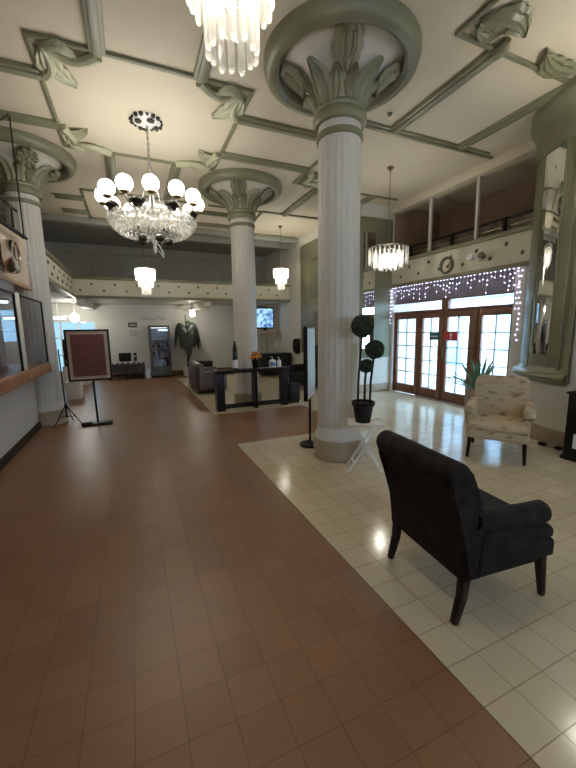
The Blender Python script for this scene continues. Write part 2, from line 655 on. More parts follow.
def frieze(name, p0, p1, z0, z1, depth, nrm, label, extra=None):
    p0, p1 = Vector((*p0, 0)), Vector((*p1, 0))
    d = (p1 - p0)
    ln = d.length
    d.normalize()
    n = Vector((*nrm, 0)).normalized()
    f = MB()

    def slab(o0, o1, a, b, m):
        T = Matrix(((d.x, -n.x, 0, p0.x), (d.y, -n.y, 0, p0.y), (0, 0, 1, 0), (0, 0, 0, 1)))
        f.box((0, o0, a), (ln, o1, b), m, bev=0.008, T=T)
    slab(0, depth, z0, z1, 'wall_cream')
    slab(-0.05, 0.02, z0 - 0.045, z0 + 0.035, 'sage')
    slab(-0.06, depth, z1 - 0.045, z1 + 0.03, 'sage')
    k = 0
    s = 0.16
    while s < ln - 0.1:
        zz = z0 + (z1 - z0) * (0.68 if k % 2 else 0.34)
        q = p0 + d * s
        f.sphere((q.x + n.x * 0.01, q.y + n.y * 0.01, zz), 0.026, 'sage_dark', sub=1)
        for j in range(5):
            a = 2 * PI * j / 5
            w = q + d * (0.028 * math.cos(a)) + n * 0.006
            f.sphere((w.x, w.y, zz + 0.028 * math.sin(a)), 0.015, 'sage_dark', sub=1)
        s += 0.30
        k += 1
    return struct(f, name, label=label)


frieze('trim_frieze_far', (XM, YM), (XW, YM), 2.66, 3.19, 0.22, (0, -1), 'cream frieze with small rosettes on the far gallery front')
frieze('trim_frieze_left', (XM, 8.0), (XM, YM), 2.66, 3.19, 0.22, (1, 0), 'cream frieze with small rosettes on the left gallery front')
frieze('trim_frieze_right', (6.18, 3.98), (6.18, 7.5), 2.69, 3.27, 0.10, (-1, 0), 'cream frieze with small rosettes over the entrance doors')

gs = MB()
gs.box((XL, YM + 0.22, 2.64), (XW, YF, 2.78), 'wall')
gs.box((XL, 8.0, 2.64), (XM - 0.22, YM + 0.22, 2.78), 'wall')
for x in (-1.25, 2.35):
    gs.box((x - 0.12, YM + 0.05, 2.42), (x + 0.12, YF, 2.64), 'wall', bev=0.01)
struct(gs, 'floor_gallery_far', label='gallery slab over the far end of the lobby')
cr = MB()
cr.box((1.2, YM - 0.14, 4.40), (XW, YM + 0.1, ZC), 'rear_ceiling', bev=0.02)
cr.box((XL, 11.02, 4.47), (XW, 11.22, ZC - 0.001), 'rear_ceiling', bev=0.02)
struct(cr, 'trim_2', label='grey beams across the far ceiling')

# ------------------------------------------------------------------ ceiling mouldings
tr = MB()
TH = 0.05


def strip_x(x0, x1, y, w, h=TH, m='sage'):
    tr.box((x0, y - w / 2, ZC - h), (x1, y + w / 2, ZC + 0.01), m, bev=0.01)


def strip_y(y0, y1, x, w, h=TH, m='sage'):
    tr.box((x - w / 2, y0, ZC - h), (x + w / 2, y1, ZC + 0.01), m, bev=0.01)


def beam_x(x0, x1, y):
    strip_x(x0, x1, y, 0.17, 0.05)
    strip_x(x0, x1, y, 0.09, 0.075)


def beam_y(y0, y1, x):
    strip_y(y0, y1, x, 0.17, 0.05)
    strip_y(y0, y1, x, 0.09, 0.075)


def panel(x0, x1, y0, y1):
    for y in (y0, y1):
        strip_x(x0 - 0.025, x1 + 0.025, y, 0.05, 0.035)
    for x in ((x0, x1) if x1 < 5 else (x0,)):
        strip_y(y0, y1, x, 0.05, 0.035)


PANELS = []
for (x0, x1) in ((-0.74, 1.61), (3.28, 5.9)):
    for (y0, y1) in ((0.95, 3.05), (4.70, 7.05), (8.95, 11.0)):
        if x1 > 5 and y0 > 8:
            x1b = 5.1
        else:
            x1b = min(x1, 5.95)
        panel(x0, x1b, y0, y1)
        PANELS.append((x0, x1b, y0, y1))
xb = {0: (-0.11, 0.97), 1: (3.86, 5.23)}
for k in (0, 1):
    for x in xb[k]:
        beam_y(3.05, 4.70, x)
        beam_y(7.05, 8.95 if k == 0 or x < 5 else 7.45, x)
        if k == 0:
            beam_y(-2, 0.95, x)
for y in (5.30, 6.41):
    beam_x(-4.0, -0.74, y)
    beam_x(1.61, 3.28, y)
for y in (1.55, 2.5):
    beam_x(-4.0, -0.74, y)
    beam_x(1.61, 3.28, y)
for y in (9.5, 10.5):
    beam_x(-1.3, -0.74, y)
    beam_x(1.61, 3.28, y)
strip_x(3.4, 6.1, 4.78, 0.06, 0.035)
strip_x(1.9, 5.2, 8.98, 0.05, 0.035)
struct(tr, 'trim_3', label='sage green moulding strips and beams on the cream ceiling')


# acanthus leaf reliefs at the panel corners
def leaf_outline(L, W, lobes=4, n=40):
    pts = []
    for i in range(n + 1):
        t = i / n
        w = W * (math.sin(PI * min(1, t * 1.02)) ** 0.75) * (1 - 0.25 * t) * (1 + 0.20 * abs(math.sin(lobes * PI * t)) - 0.1) + 0.012
        pts.append((t * L, w))
    return pts


def leaf_mesh(mb, origin, ang, L, W, m, flip=1, curl=0.10):
    """relief leaf hanging under the ceiling, pointing along ang"""
    ol = leaf_outline(L, W)
    n = len(ol) - 1
    ca, sa = math.cos(ang), math.sin(ang)

    def fn(u, v):
        i = min(n, int(round(u * n)))
        t = ol[i][0]
        w = ol[i][1] * (2 * v - 1)
        vein = 0.018 * abs(math.sin(6 * PI * abs(2 * v - 1)))
        h = 0.03 + 0.03 * (1 - abs(2 * v - 1)) * math.sin(PI * min(1, u + 0.1)) + vein + curl * u * u
        bend = 0.10 * math.sin(PI * u) * flip
        x, y = t, w + bend
        return (origin[0] + ca * x - sa * y, origin[1] + sa * x + ca * y, ZC - h)
    mb.grid(fn, n, 8, m, thick=0.02)


LN = {0: 'on the ceiling left of the large globe chandelier'}
leaf_i = 0
CORNER_NAMES = {
    (0, 1, 0, 0): 'sage plaster leaf at the ceiling corner left of the globe chandelier, nearer the camera',
    (0, 1, 0, 1): 'sage plaster leaf at the ceiling corner above the left column',
    (0, 1, 1, 0): 'sage plaster leaf at the ceiling corner beside the bright crystal chandelier',
    (0, 1, 1, 1): 'sage plaster leaf at the ceiling corner beside the middle column capital',
    (1, 0, 0, 1): 'dark sage plaster leaf on the ceiling right of the near column ring',
    (1, 0, 1, 1): 'dark sage plaster leaf at the right edge of the picture on the ceiling',
    (1, 1, 0, 1): 'small sage plaster leaf on the ceiling seen just left of the near column shaft',
}
for pi_, (x0, x1, y0, y1) in enumerate(PANELS):
    bay, row = pi_ // 3, pi_ % 3
    for ix, x in enumerate((x0, x1)):
        for iy, y in enumerate((y0, y1)):
            key = (bay, row, ix, iy)
            if key not in CORNER_NAMES:
                continue
            sx, sy = (1 if ix == 0 else -1), (1 if iy == 0 else -1)
            xbm = xb[bay][ix]
            ybm = {0: (1.55, 2.5), 1: (5.30, 6.41), 2: (9.5, 10.5)}[row][iy]
            lf = MB()
            if key in ((1, 0, 0, 1), (1, 0, 1, 1)):
                # right bay: broad leaves lying along the far edge of the panel
                if ix == 0:
                    leaf_mesh(lf, (3.34, 2.84), R(-8), 0.56, 0.17, 'sage', flip=-1, curl=0.03)
                    leaf_mesh(lf, (3.38, 2.92), R(-30), 0.30, 0.09, 'sage', flip=1, curl=0.02)
                else:
                    leaf_mesh(lf, (5.06, 2.88), R(184), 0.72, 0.15, 'sage', flip=-1, curl=0.03)
                    leaf_mesh(lf, (5.10, 2.80), R(205), 0.34, 0.08, 'sage', flip=1, curl=0.02)
                lf.tube([(xbm if ix else 3.85, 3.06, ZC - 0.04), (xbm - 0.02 if ix else 3.84, 2.95, ZC - 0.05), ((xbm - 0.10) if ix else 3.80, 2.88, ZC - 0.04)], [0.07, 0.06, 0.03], 'sage', n=8)
                o = lf.build('ceiling_leaf')
                tag(o, CORNER_NAMES[key], 'ornament', 'ceiling leaf ornaments')
                continue
            # two scrolls from the beam ends curling towards the corner, then the leaf
            qs = []
            for i in range(9):
                t = i / 8
                qs.append((xbm + (x + sx * 0.16 - xbm) * t, y + sy * (0.04 + 0.16 * math.sin(PI * t * 0.8)), ZC - 0.03 - 0.03 * math.sin(PI * t)))
            lf.tube(qs, [0.06 - 0.03 * i / 8 for i in range(9)], 'sage_light', n=8)
            ps = []
            for i in range(9):
                t = i / 8
                ps.append((x + sx * (0.05 + 0.10 * math.sin(PI * t * 0.8)), ybm + (y + sy * 0.16 - ybm) * t, ZC - 0.03 - 0.03 * math.sin(PI * t)))
            lf.tube(ps, [0.06 - 0.03 * i / 8 for i in range(9)], 'sage_light', n=8)
            ang = math.atan2(sy * (0.9), sx * 0.45)
            mm = 'sage_light' if bay == 0 else 'sage'
            leaf_mesh(lf, (x + sx * 0.10, y + sy * 0.12), ang, 0.58, 0.16, mm, flip=sx * sy, curl=0.03)
            leaf_mesh(lf, (x + sx * 0.08, y + sy * 0.10), math.atan2(sy * 0.22, sx), 0.36, 0.09, mm, flip=-sx * sy, curl=0.02)
            o = lf.build('ceiling_leaf')
            tag(o, CORNER_NAMES[key], 'ornament', 'ceiling leaf ornaments')

# ------------------------------------------------------------------ columns


def build_column(x, y, rot, label, rosette=False):
    t = thing('column', label, 'column', (x, y, 0), rot)
    MB().lathe([(0, 0.006), (0.315, 0.006), (0.315, 0.25), (0.305, 0.265), (0, 0.265)], 'plinth', n=48).build('plinth', t)
    sh = MB()
    nf = 22

    def rad(a):
        p = (a * nf / (2 * PI)) % 1.0
        return 1.0 if p < 0.22 else 1.0 - 0.022 * math.sin(PI * (p - 0.22) / 0.78) ** 0.8
    sh.lathe([(0.305, 0.266), (0.300, 0.30), (0.275, 0.36), (0.262, 0.42)], 'column', n=64)
    sh.lathe([(0.262, 0.42), (0.259, 0.5), (0.254, 2.0), (0.247, 3.93)], 'column', n=nf * 9, rad=rad)
    sh.build('shaft', t, angle=50)
    MB().lathe([(0.245, 3.78), (0.268, 3.785), (0.275, 3.815), (0.268, 3.845), (0.245, 3.85)], 'sage', n=48).build('band', t)
    MB().lathe([(0.24, 3.93), (0.285, 3.935), (0.305, 3.965), (0.305, 4.02), (0.285, 4.05), (0.295, 4.08), (0.28, 4.11), (0.2, 4.12)], 'sage', n=48).build('neck_moulding', t)
    prof = [(0.245, 4.05), (0.255, 4.12), (0.29, 4.24), (0.37, 4.37), (0.49, 4.48), (0.62, 4.555), (0.70, 4.60)]
    MB().lathe(prof, 'bell', n=64).build('capital', t)
    MB().lathe([(0.70, ZC - 0.003), (0.675, 4.56), (0.69, 4.49), (0.74, 4.455), (0.80, 4.46), (0.845, 4.50), (0.862, 4.56), (0.862, ZC - 0.003)], 'sage', n=72).build('ceiling_ring', t)

    def prof_at(s):
        zs = 4.12 + s * 0.45
        for (ra, za), (rb, zb) in zip(prof, prof[1:]):
            if za <= zs <= zb:
                return ra + (rb - ra) * (zs - za) / (zb - za), zs
        return prof[-1]

    def leaf_on(mb, ang, s0, s1, hw, off, curl, m='sage', tilt=0.0):
        def fn(u, v):
            s = s0 + (s1 - s0) * u
            r_, z_ = prof_at(s)
            w = hw * (math.sin(PI * (0.20 + 0.775 * u)) ** 0.65) * (1 + 0.16 * abs(math.sin(3.5 * PI * u)))
            k = 2 * v - 1
            o_ = off + curl * u * u + 0.03 * (1 - abs(k)) + 0.012 * math.cos(k * PI * 3)
            rr = r_ - o_ * 0.0
            # push away from the bell, outwards and down
            rr = r_ + o_ * 0.55
            zz = z_ - o_ * 0.75
            a = ang + tilt * u + (w * k) / max(rr, 0.2)
            return (rr * math.cos(a), rr * math.sin(a), zz)
        mb.grid(fn, 18, 10, m, thick=0.012)
    for k in range(4):
        a = PI / 4 + k * PI / 2
        lf = MB()
        leaf_on(lf, a, 0.0, 0.80, 0.125, 0.03, 0.06)
        leaf_on(lf, a + 0.42, 0.0, 0.60, 0.085, 0.02, 0.04, tilt=0.12)
        leaf_on(lf, a - 0.42, 0.0, 0.60, 0.085, 0.02, 0.04, tilt=-0.12)
        lf.build('acanthus_leaf', t)
    for k in range(4):
        a = k * PI / 2
        md = MB()
        if rosette:
            rr, zz = 0.50, 4.40
            c = Vector((rr * math.cos(a), rr * math.sin(a), zz))
            nrm = Vector((math.cos(a) * 0.60, math.sin(a) * 0.60, -0.8)).normalized()
            ex = Vector((-math.sin(a), math.cos(a), 0))
            ey = nrm.cross(ex)
            for ring, (R0, rr_, nn) in enumerate(((0.115, 0.048, 9), (0.065, 0.042, 7), (0.0, 0.045, 1))):
                for j in range(nn):
                    b = 2 * PI * j / nn + ring * 0.3
                    q = c + ex * (R0 * math.cos(b)) + ey * (R0 * math.sin(b)) + nrm * (0.02 * ring)
                    md.sphere(q, rr_, 'sage', sub=2)
        else:
            leaf_on(md, a, 0.98, 0.50, 0.135, 0.035, 0.03)
            leaf_on(md, a, 0.92, 0.62, 0.075, 0.075, 0.0)
        md.build('medallion', t)
    return t


build_column(2.38, 3.86, R(247), 'fluted white column in front beside the small white table')
build_column(2.32, 7.64, R(247), 'fluted white column behind the black console table')
build_column(-1.53, 7.64, R(297), 'fluted white column at the end of the reception counter', rosette=True)

# ------------------------------------------------------------------ sage panels on the right-hand piers


def curved_slab(mb, r0, r1, a0, a1, z0, z1, m, n=24):
    def arc(r, q0, q1):
        return [(CX + r * math.cos(R(q0 + (q1 - q0) * i / n)), CY + r * math.sin(R(q0 + (q1 - q0) * i / n))) for i in range(n + 1)]
    mb.prism(arc(r1, a0, a1) + arc(r0, a1, a0), z0, z1, m)


pt = thing('pilaster', 'sage green rounded pilaster with mirror and flared foot, right of the entrance doors', 'pilaster', (0, 0, 0))
pn = MB()
curved_slab(pn, CR, CR + 0.03, 180, 104, 0.88, ZC, 'sage')
pn.build('panel', pt)
mr = MB()
curved_slab(mr, CR + 0.028, CR + 0.036, 165, 146, 1.25, 3.95, 'mirror', n=10)
mr.build('mirror', pt)
mo = MB()
for (aa, bb_, w) in ((180, 177.6, 0.06), (174, 172.5, 0.05), (166.2, 165, 0.042), (146, 144.6, 0.042)):
    curved_slab(mo, CR, CR + w, aa, bb_, 0.88, ZC, 'sage', n=3)
mo.build('moulding', pt)
ft = MB()


def curve_lathe(mb, prof, a0, a1, m):
    mb.lathe(prof, m, c=(CX, CY, 0), n=40, a0=R(a0), a1=R(a1))


curve_lathe(ft, [(CR, 0.86), (CR + 0.05, 0.86), (CR + 0.09, 0.90), (CR + 0.14, 0.925), (CR + 0.15, 0.955), (CR + 0.13, 0.985), (CR + 0.08, 1.00), (CR + 0.05, 1.04), (CR + 0.03, 1.08), (CR, 1.08)], 104, 180, 'sage')
ft.build('foot_moulding', pt)
cp = MB()
curve_lathe(cp, [(CR, 3.98), (CR + 0.04, 3.98), (CR + 0.055, 4.02), (CR + 0.055, 4.20), (CR + 0.07, 4.32), (CR + 0.10, 4.42), (CR + 0.14, 4.48), (CR + 0.15, 4.54), (CR + 0.15, ZC - 0.003), (CR, ZC - 0.003)], 98, 180, 'sage')
cp.build('capital', pt)

p2 = thing('pilaster', 'sage green mirrored pilaster panels on the wall block left of the doors', 'pilaster', (0, 0, 0))
q = MB()
q.box((XW - 0.03, 7.47, 0.90), (XD - 0.12, 7.5, 4.30), 'sage', bev=0.006)
q.box((XW - 0.03, 7.5, 0.90), (XW, 10.85, 4.30), 'sage', bev=0.006)
q.build('panel', p2)
MB().box((XW + 0.06, 7.462, 1.15), (XW + 0.40, 7.472, 3.95), 'mirror').build('mirror', p2)
q = MB()
q.box((XW - 0.045, 8.9, 2.55), (XW - 0.028, 10.1, 3.75), 'sage_dark', bev=0.004)
q.build('inset_panel', p2)
q = MB()
for (y0, y1, z0, z1) in ((8.84, 8.9, 2.49, 3.81), (10.1, 10.16, 2.49, 3.81), (8.84, 10.16, 3.75, 3.81), (8.84, 10.16, 2.49, 2.55)):
    q.box((XW - 0.055, y0, z0), (XW - 0.028, y1, z1), 'sage', bev=0.004)
q.build('moulding', p2)
q = MB()
q.box((XW - 0.06, 9.2, 1.95), (XW - 0.03, 9.9, 2.2), 'sage_dark', bev=0.004)
tag(q.build('wall_sign'), 'small dark sign on the sage panel between the two right-hand columns', 'sign')

# ------------------------------------------------------------------ doors
LEAVES = [(6.57, 7.39), (5.87, 6.53), (5.09, 5.82), (4.23, 4.99)]
GLASS_Z = (0.24, 1.86)
for i, (y0, y1) in enumerate(LEAVES):
    f = MB()
    x0, x1 = XD - 0.03, XD + 0.03
    st = 0.095
    f.box((x0, y0, 0.02), (x1, y0 + st, 2.0), 'door_wood', bev=0.006)
    f.box((x0, y1 - st, 0.02), (x1, y1, 2.0), 'door_wood', bev=0.006)
    f.box((x0, y0 + st, 0.02), (x1, y1 - st, GLASS_Z[0]), 'door_wood', bev=0.006)
    f.box((x0, y0 + st, GLASS_Z[1]), (x1, y1 - st, 2.0), 'door_wood', bev=0.006)
    o = struct(f, 'door_%d' % (i + 1))
    g = MB()
    ym = (y0 + y1) / 2
    g.box((XD - 0.018, ym - 0.011, GLASS_Z[0]), (XD + 0.018, ym + 0.011, GLASS_Z[1]), 'ink')
    for k in range(1, 5):
        z = GLASS_Z[0] + (GLASS_Z[1] - GLASS_Z[0]) * k / 5
        g.box((XD - 0.016, y0 + st, z - 0.010), (XD + 0.016, y1 - st, z + 0.010), 'ink')
    g.build('muntins', o)
    MB().box((XD - 0.003, y0 + st - 0.01, GLASS_Z[0] - 0.01), (XD + 0.003, y1 - st + 0.01, GLASS_Z[1] + 0.01), 'pane').build('pane', o)
    if i in (1, 2):
        h = MB()
        yh = y0 + 0.045 if i == 1 else y1 - 0.045
        h.tube([(XD - 0.03, yh, 0.98), (XD - 0.075, yh, 1.0), (XD - 0.075, yh, 1.2), (XD - 0.03, yh, 1.22)], 0.009, 'brass')
        h.build('door_handle', o)
jm = MB()
for (a, b) in ((6.53, 6.57), (5.82, 5.87), (4.99, 5.09), (7.39, 7.40), (4.21, 4.23)):
    jm.box((XD - 0.05, a, 0.0), (XD + 0.05, b, 2.03), 'door_wood', bev=0.004)
jm.box((XD - 0.05, 4.21, 2.0), (XD + 0.05, 7.40, 2.045), 'door_wood', bev=0.004)
jm.box((XD - 0.045, 4.21, 2.235), (XD + 0.05, 7.40, 2.27), 'door_wood', bev=0.004)
jm.box((XD - 0.04, 5.72, 2.045), (XD + 0.045, 5.9, 2.235), 'door_wood', bev=0.004)
jm.box((XD - 0.08, 5.09, 0.0), (XD + 0.08, 6.53, 0.016), 'steel')
j = struct(jm, 'trim_4', label='brown wooden frame and transom bars around the entrance doors')
MB().box((XD - 0.003, 4.21, 2.045), (XD + 0.003, 7.40, 2.236), 'pane').build('transom_pane', j)

st_ = MB().box((XD - 0.045, 5.44, 1.36), (XD - 0.032, 5.78, 1.56), 'red_sticker')
st_.sphere((XD - 0.046, 5.60, 1.49), 0.035, 'white_plastic', sub=1, sc=(0.15, 1, 1))
st_.box((XD - 0.0465, 5.585, 1.39), (XD - 0.044, 5.615, 1.47), 'white_plastic')
tag(st_.build('door_sign'), 'red notice with white figure on the entrance door', 'sign')
s2 = MB().box((XD - 0.045, 5.93, 1.37), (XD - 0.032, 6.2, 1.53), 'teal_sticker')
s2.box((XD - 0.0465, 5.97, 1.44), (XD - 0.044, 6.16, 1.46), 'white_plastic')
tag(s2.build('door_sign'), 'small teal notice on the entrance door, left of the red one', 'sign')

# gallery railing, posts, wreath, floodlight on the right frieze
rail = thing('railing', 'dark handrail with white posts along the gallery over the doors', 'railing', (6.24, 0, 0))
hr = MB()
hr.tube([(0.06, 4.0, 3.56), (0.06, 7.45, 3.56)], 0.024, 'black', n=8)
hr.build('handrail', rail)
MB().tube([(0.06, 4.0, 3.42), (0.06, 7.45, 3.42)], 0.010, 'brass', n=6).build('lower_rail', rail)
yy = 4.1
for yy in (4.55, 5.12, 5.7, 6.30, 6.88):
    tall = yy in (5.12, 6.30)
    MB().box((-0.03, yy - 0.028, 3.30), (0.03, yy + 0.028, 4.44) if tall else (0.03, yy + 0.028, 3.56), 'column' if tall else 'black', bev=0.004).build('post' if tall else 'baluster', rail)
gp = MB()
gp.box((0.055, 4.0, 3.31), (0.065, 7.45, 3.52), 'counter_glass')
gp.build('glass_panel', rail)

wr_ = MB()
pts = [(6.15, 5.72 + 0.15 * math.cos(2 * PI * k / 24), 2.93 + 0.15 * math.sin(2 * PI * k / 24)) for k in range(24)]
wr_.tube(pts, 0.028, 'sage_dark', n=8, close=True)
for k in range(22):
    a = 2 * PI * k / 22
    wr_.sphere((6.135, 5.72 + 0.15 * math.cos(a), 2.93 + 0.15 * math.sin(a)), 0.024, 'sage_dark', sub=1)
wr_.sphere((6.15, 5.69, 2.90), 0.035, 'brass', sub=1)
wr_.tube([(6.15, 5.69, 2.90), (6.15, 5.64, 2.98)], 0.012, 'brass', n=6)
tag(wr_.build('wreath'), 'small round green wreath hung on the frieze over the doors', 'wreath')
fl_ = thing('floodlight', 'white twin floodlight fixed to the frieze over the doors', 'lamp', (6.14, 4.92, 2.93))
MB().box((-0.03, -0.05, -0.05), (0.03, 0.05, 0.05), 'white_plastic', bev=0.01).build('bracket', fl_)
for s_ in (-1, 1):
    h = MB()
    h.lathe([(0, 0), (0.035, 0.0), (0.065, 0.09), (0.06, 0.10), (0, 0.085)], 'white_plastic' if s_ > 0 else 'sage_dark', n=16, T=Matrix.Translation((-0.05, s_ * 0.12, 0.0)) @ Matrix.Rotation(R(-75), 4, 'Y'))
    h.tube([(-0.02, s_ * 0.04, 0), (-0.05, s_ * 0.12, 0.0)], 0.012, 'white_plastic', n=6)
    h.build('lamp_head', fl_)

# fairy lights
fy = thing('fairy_lights', 'curtain of tiny violet white fairy lights hanging over the entrance doors', 'string lights', (XD - 0.17, 0, 0))
wire = MB()
wpts = [(0, 4.12 + (7.62 - 4.12) * k / 40, 2.635 - 0.012 * math.sin(k * PI / 2) ** 2) for k in range(41)]
wpts = [(x if y < 7.40 else x, min(y, 7.455), z) for x, y, z in wpts]
wire.tube(wpts, 0.004, 'white_plastic', n=5)
bulbs = []
rnd = random.Random(11)
y = 4.14
while y < 7.44:
    drop = rnd.choice((0.12, 0.22, 0.3, 0.36, 0.28))
    wire.tube([(0, y, 2.63), (0.01 * rnd.uniform(-1, 1), y + 0.01, 2.63 - drop)], 0.0025, 'white_plastic', n=4)
    z = 2.63
    while z > 2.63 - drop:
        bulbs.append((0, y + rnd.uniform(-.02, .02), z))
        z -= rnd.uniform(0.07, 0.15)
    y += 0.085
for (yy, zb) in ((7.43, 1.75), (7.40, 1.9), (7.35, 2.05), (4.10, 1.35), (4.14, 1.9)):
    wire.tube([(0.0, yy, 2.63), (0.0, yy + 0.01, zb)], 0.003, 'white_plastic', n=4)
    z = 2.58
    while z > zb:
        bulbs.append((0, yy + rnd.uniform(-.02, .02), z))
        z -= 0.09
wire.build('wire', fy)
bulbs.sort(key=lambda b: b[1])
bm0 = MB().sphere((0, 0, 0), 0.0105, 'fairy', sub=1)
first = None
for b in bulbs[:100]:
    if first is None:
        first = bm0.build('bulb', fy, loc=b)
    else:
        c = first.copy()
        COL.objects.link(c)
        c.parent = fy
        c.location = b
rest = MB()
for b in bulbs[100:]:
    rest.sphere(b, 0.0105, 'fairy', sub=1)
tag(rest.build('far_bulbs', fy), kind='stuff')

# ------------------------------------------------------------------ outside the doors
struct(MB().box((6.45, -6, -0.2), (30, 30, -0.03), 'asphalt'), 'ground_outside', label='pale pavement outside the doors')
bl = thing('building', 'pale building across the street seen through the door panes', 'building', (13.0, 9.0, -0.03))
MB().box((0, -9, 0), (3, 14, 5.2), 'facade').build('wall', bl)
for (a, b, z0, z1) in ((-4.2, -2.8, 0.0, 2.3), (-1.6, 0.4, 0.8, 2.4), (2.0, 3.4, 0.0, 2.4), (4.8, 7.0, 0.9, 2.4)):
    w = MB().box((-0.06, a, z0), (-0.001, b, z1), 'facade_blue', bev=0.01)
    w.build('window', bl)
MB().box((-0.4, -9, 2.8), (-0.001, 14, 2.95), 'facade_blue', bev=0.02).build('awning', bl)
hg = MB()
rh = random.Random(5)
for k in range(60):
    hg.sphere((rh.uniform(-0.3, 0.3), rh.uniform(-1.5, 1.5), rh.uniform(0.12, 0.85)), rh.uniform(0.15, 0.26), 'hedge', sub=1)
tag(hg.build('hedge', loc=(11.2, 12.6, -0.06)), 'low hedge outside, seen through the leftmost door panes', 'hedge')

# ------------------------------------------------------------------ reception counter on the left
ct = thing('reception_counter', 'white fronted reception counter with a wooden ledge on the left', 'counter', (0, 0, 0))
c = MB()
c.box((-2.3, -2.0, 0.12), (-1.60, 7.30, 0.98), 'white_paint', bev=0.006)
c.build('body', ct)
MB().box((-2.28, -2.0, 0.0), (-1.585, 7.31, 0.12), 'dark_wood').build('toe_kick', ct)
c = MB()
c.box((-2.35, -2.0, 0.98), (-1.33, 7.36, 1.15), 'wood', bev=0.03, seg=3)
c.build('ledge', ct)
gl = thing('counter_screen', 'glass screen with thin dark frames standing on the reception counter ledge', 'screen', (-1.375, 0, 1.151))
ys = [7.34, 6.72, 6.62, 5.55, 4.4, 3.2]
for a, b in ((7.34, 5.97), (5.77, 4.5), (4.4, 3.2)):
    fr = MB()
    for y_ in (a, b):
        fr.box((-0.012, y_ - 0.014, 0), (0.012, y_ + 0.014, 1.03), 'black_matte')
    fr.box((-0.012, b, 1.005), (0.012, a, 1.03), 'black_matte')
    fo = fr.build('screen_frame', gl)
    MB().box((-0.003, b, 0), (0.003, a, 1.005), 'counter_glass').build('pane', fo)
for y_ in (5.87, 4.45):
    MB().box((-0.02, y_ - 0.085 if y_ > 5 else y_ - 0.03, 0), (0.02, y_ + 0.085 if y_ > 5 else y_ + 0.03, 1.04), 'white_paint', bev=0.003).build('mullion', gl)

hdx = thing('header_box', 'tan header box with a brown underside above the counter screen', 'sign box', (0, 0, 0))
MB().box((-1.9, -2.0, 2.36), (-1.40, 6.85, 3.06), 'tan_panel', bev=0.006).build('box_panel', hdx)
MB().box((-1.92, -2.0, 2.31), (-1.38, 6.87, 2.36), 'wood', bev=0.004).build('underside', hdx)
post = MB().box((-1.9, 6.6, 1.16), (-1.82, 6.84, 2.31), 'white_paint')
post.build('support_post', hdx)

ck = thing('hanging_clock', 'round chrome rimmed clock on a black wire bracket above the counter', 'clock', (-1.30, 0, 0))
k_ = MB()
k_.tube([(0, 6.36, ZC - 0.005), (0, 6.36, 3.0)], 0.010, 'black_matte', n=6)
k_.tube([(0, 6.36, ZC - 0.01), (0, 5.3, 3.9)], 0.008, 'black_matte', n=6)
k_.build('hanging_rod', ck)
k_ = MB()
k_.tube([(0, 5.0, 3.22), (0, 6.1, 3.28)], 0.018, 'black_matte', n=6)
k_.tube([(0, 5.0, 2.93), (0, 6.45, 3.01)], 0.026, 'black_matte', n=6)
k_.tube([(0, 5.85, 2.96), (0, 5.87, 3.26)], 0.014, 'black_matte', n=6)
k_.tube([(0, 6.36, 3.01), (0, 6.36, 2.72), (0, 6.42, 2.66), (0, 6.52, 2.68)], 0.012, 'white_metal', n=6)
k_.build('bracket', ck)
TC = Matrix.Translation((0.0, 5.60, 2.60)) @ Matrix.Rotation(R(90), 4, 'Y') @ Matrix.Diagonal((0.82, 0.78, 1, 1))
k_ = MB()
k_.lathe([(0.215, -0.06), (0.245, -0.05), (0.25, 0.0), (0.245, 0.05), (0.215, 0.06), (0.205, 0.03), (0.205, -0.03), (0.215, -0.06)], 'chrome', n=32, T=TC)
k_.build('rim', ck)
k_ = MB()
k_.lathe([(0, -0.03), (0.206, -0.03), (0.206, 0.03), (0, 0.03)], 'tan_mat', n=32, T=TC)
k_.build('clock_face', ck)
k_ = MB()
k_.beam((0.034, 5.60, 2.60), (0.034, 5.60, 2.72), 0.008, 0.016, 'black')
k_.beam((0.034, 5.60, 2.60), (0.034, 5.67, 2.57), 0.008, 0.014, 'black')
k_.build('clock_hand', ck)

# ------------------------------------------------------------------ chandeliers


def rod_capsule(mb, x, y, z0, z1, r, m):
    mb.lathe([(0, z0), (r * 0.7, z0 + r * 0.5), (r, z0 + r * 1.6), (r, z1), (0, z1)], m, c=(x, y, 0), n=6)


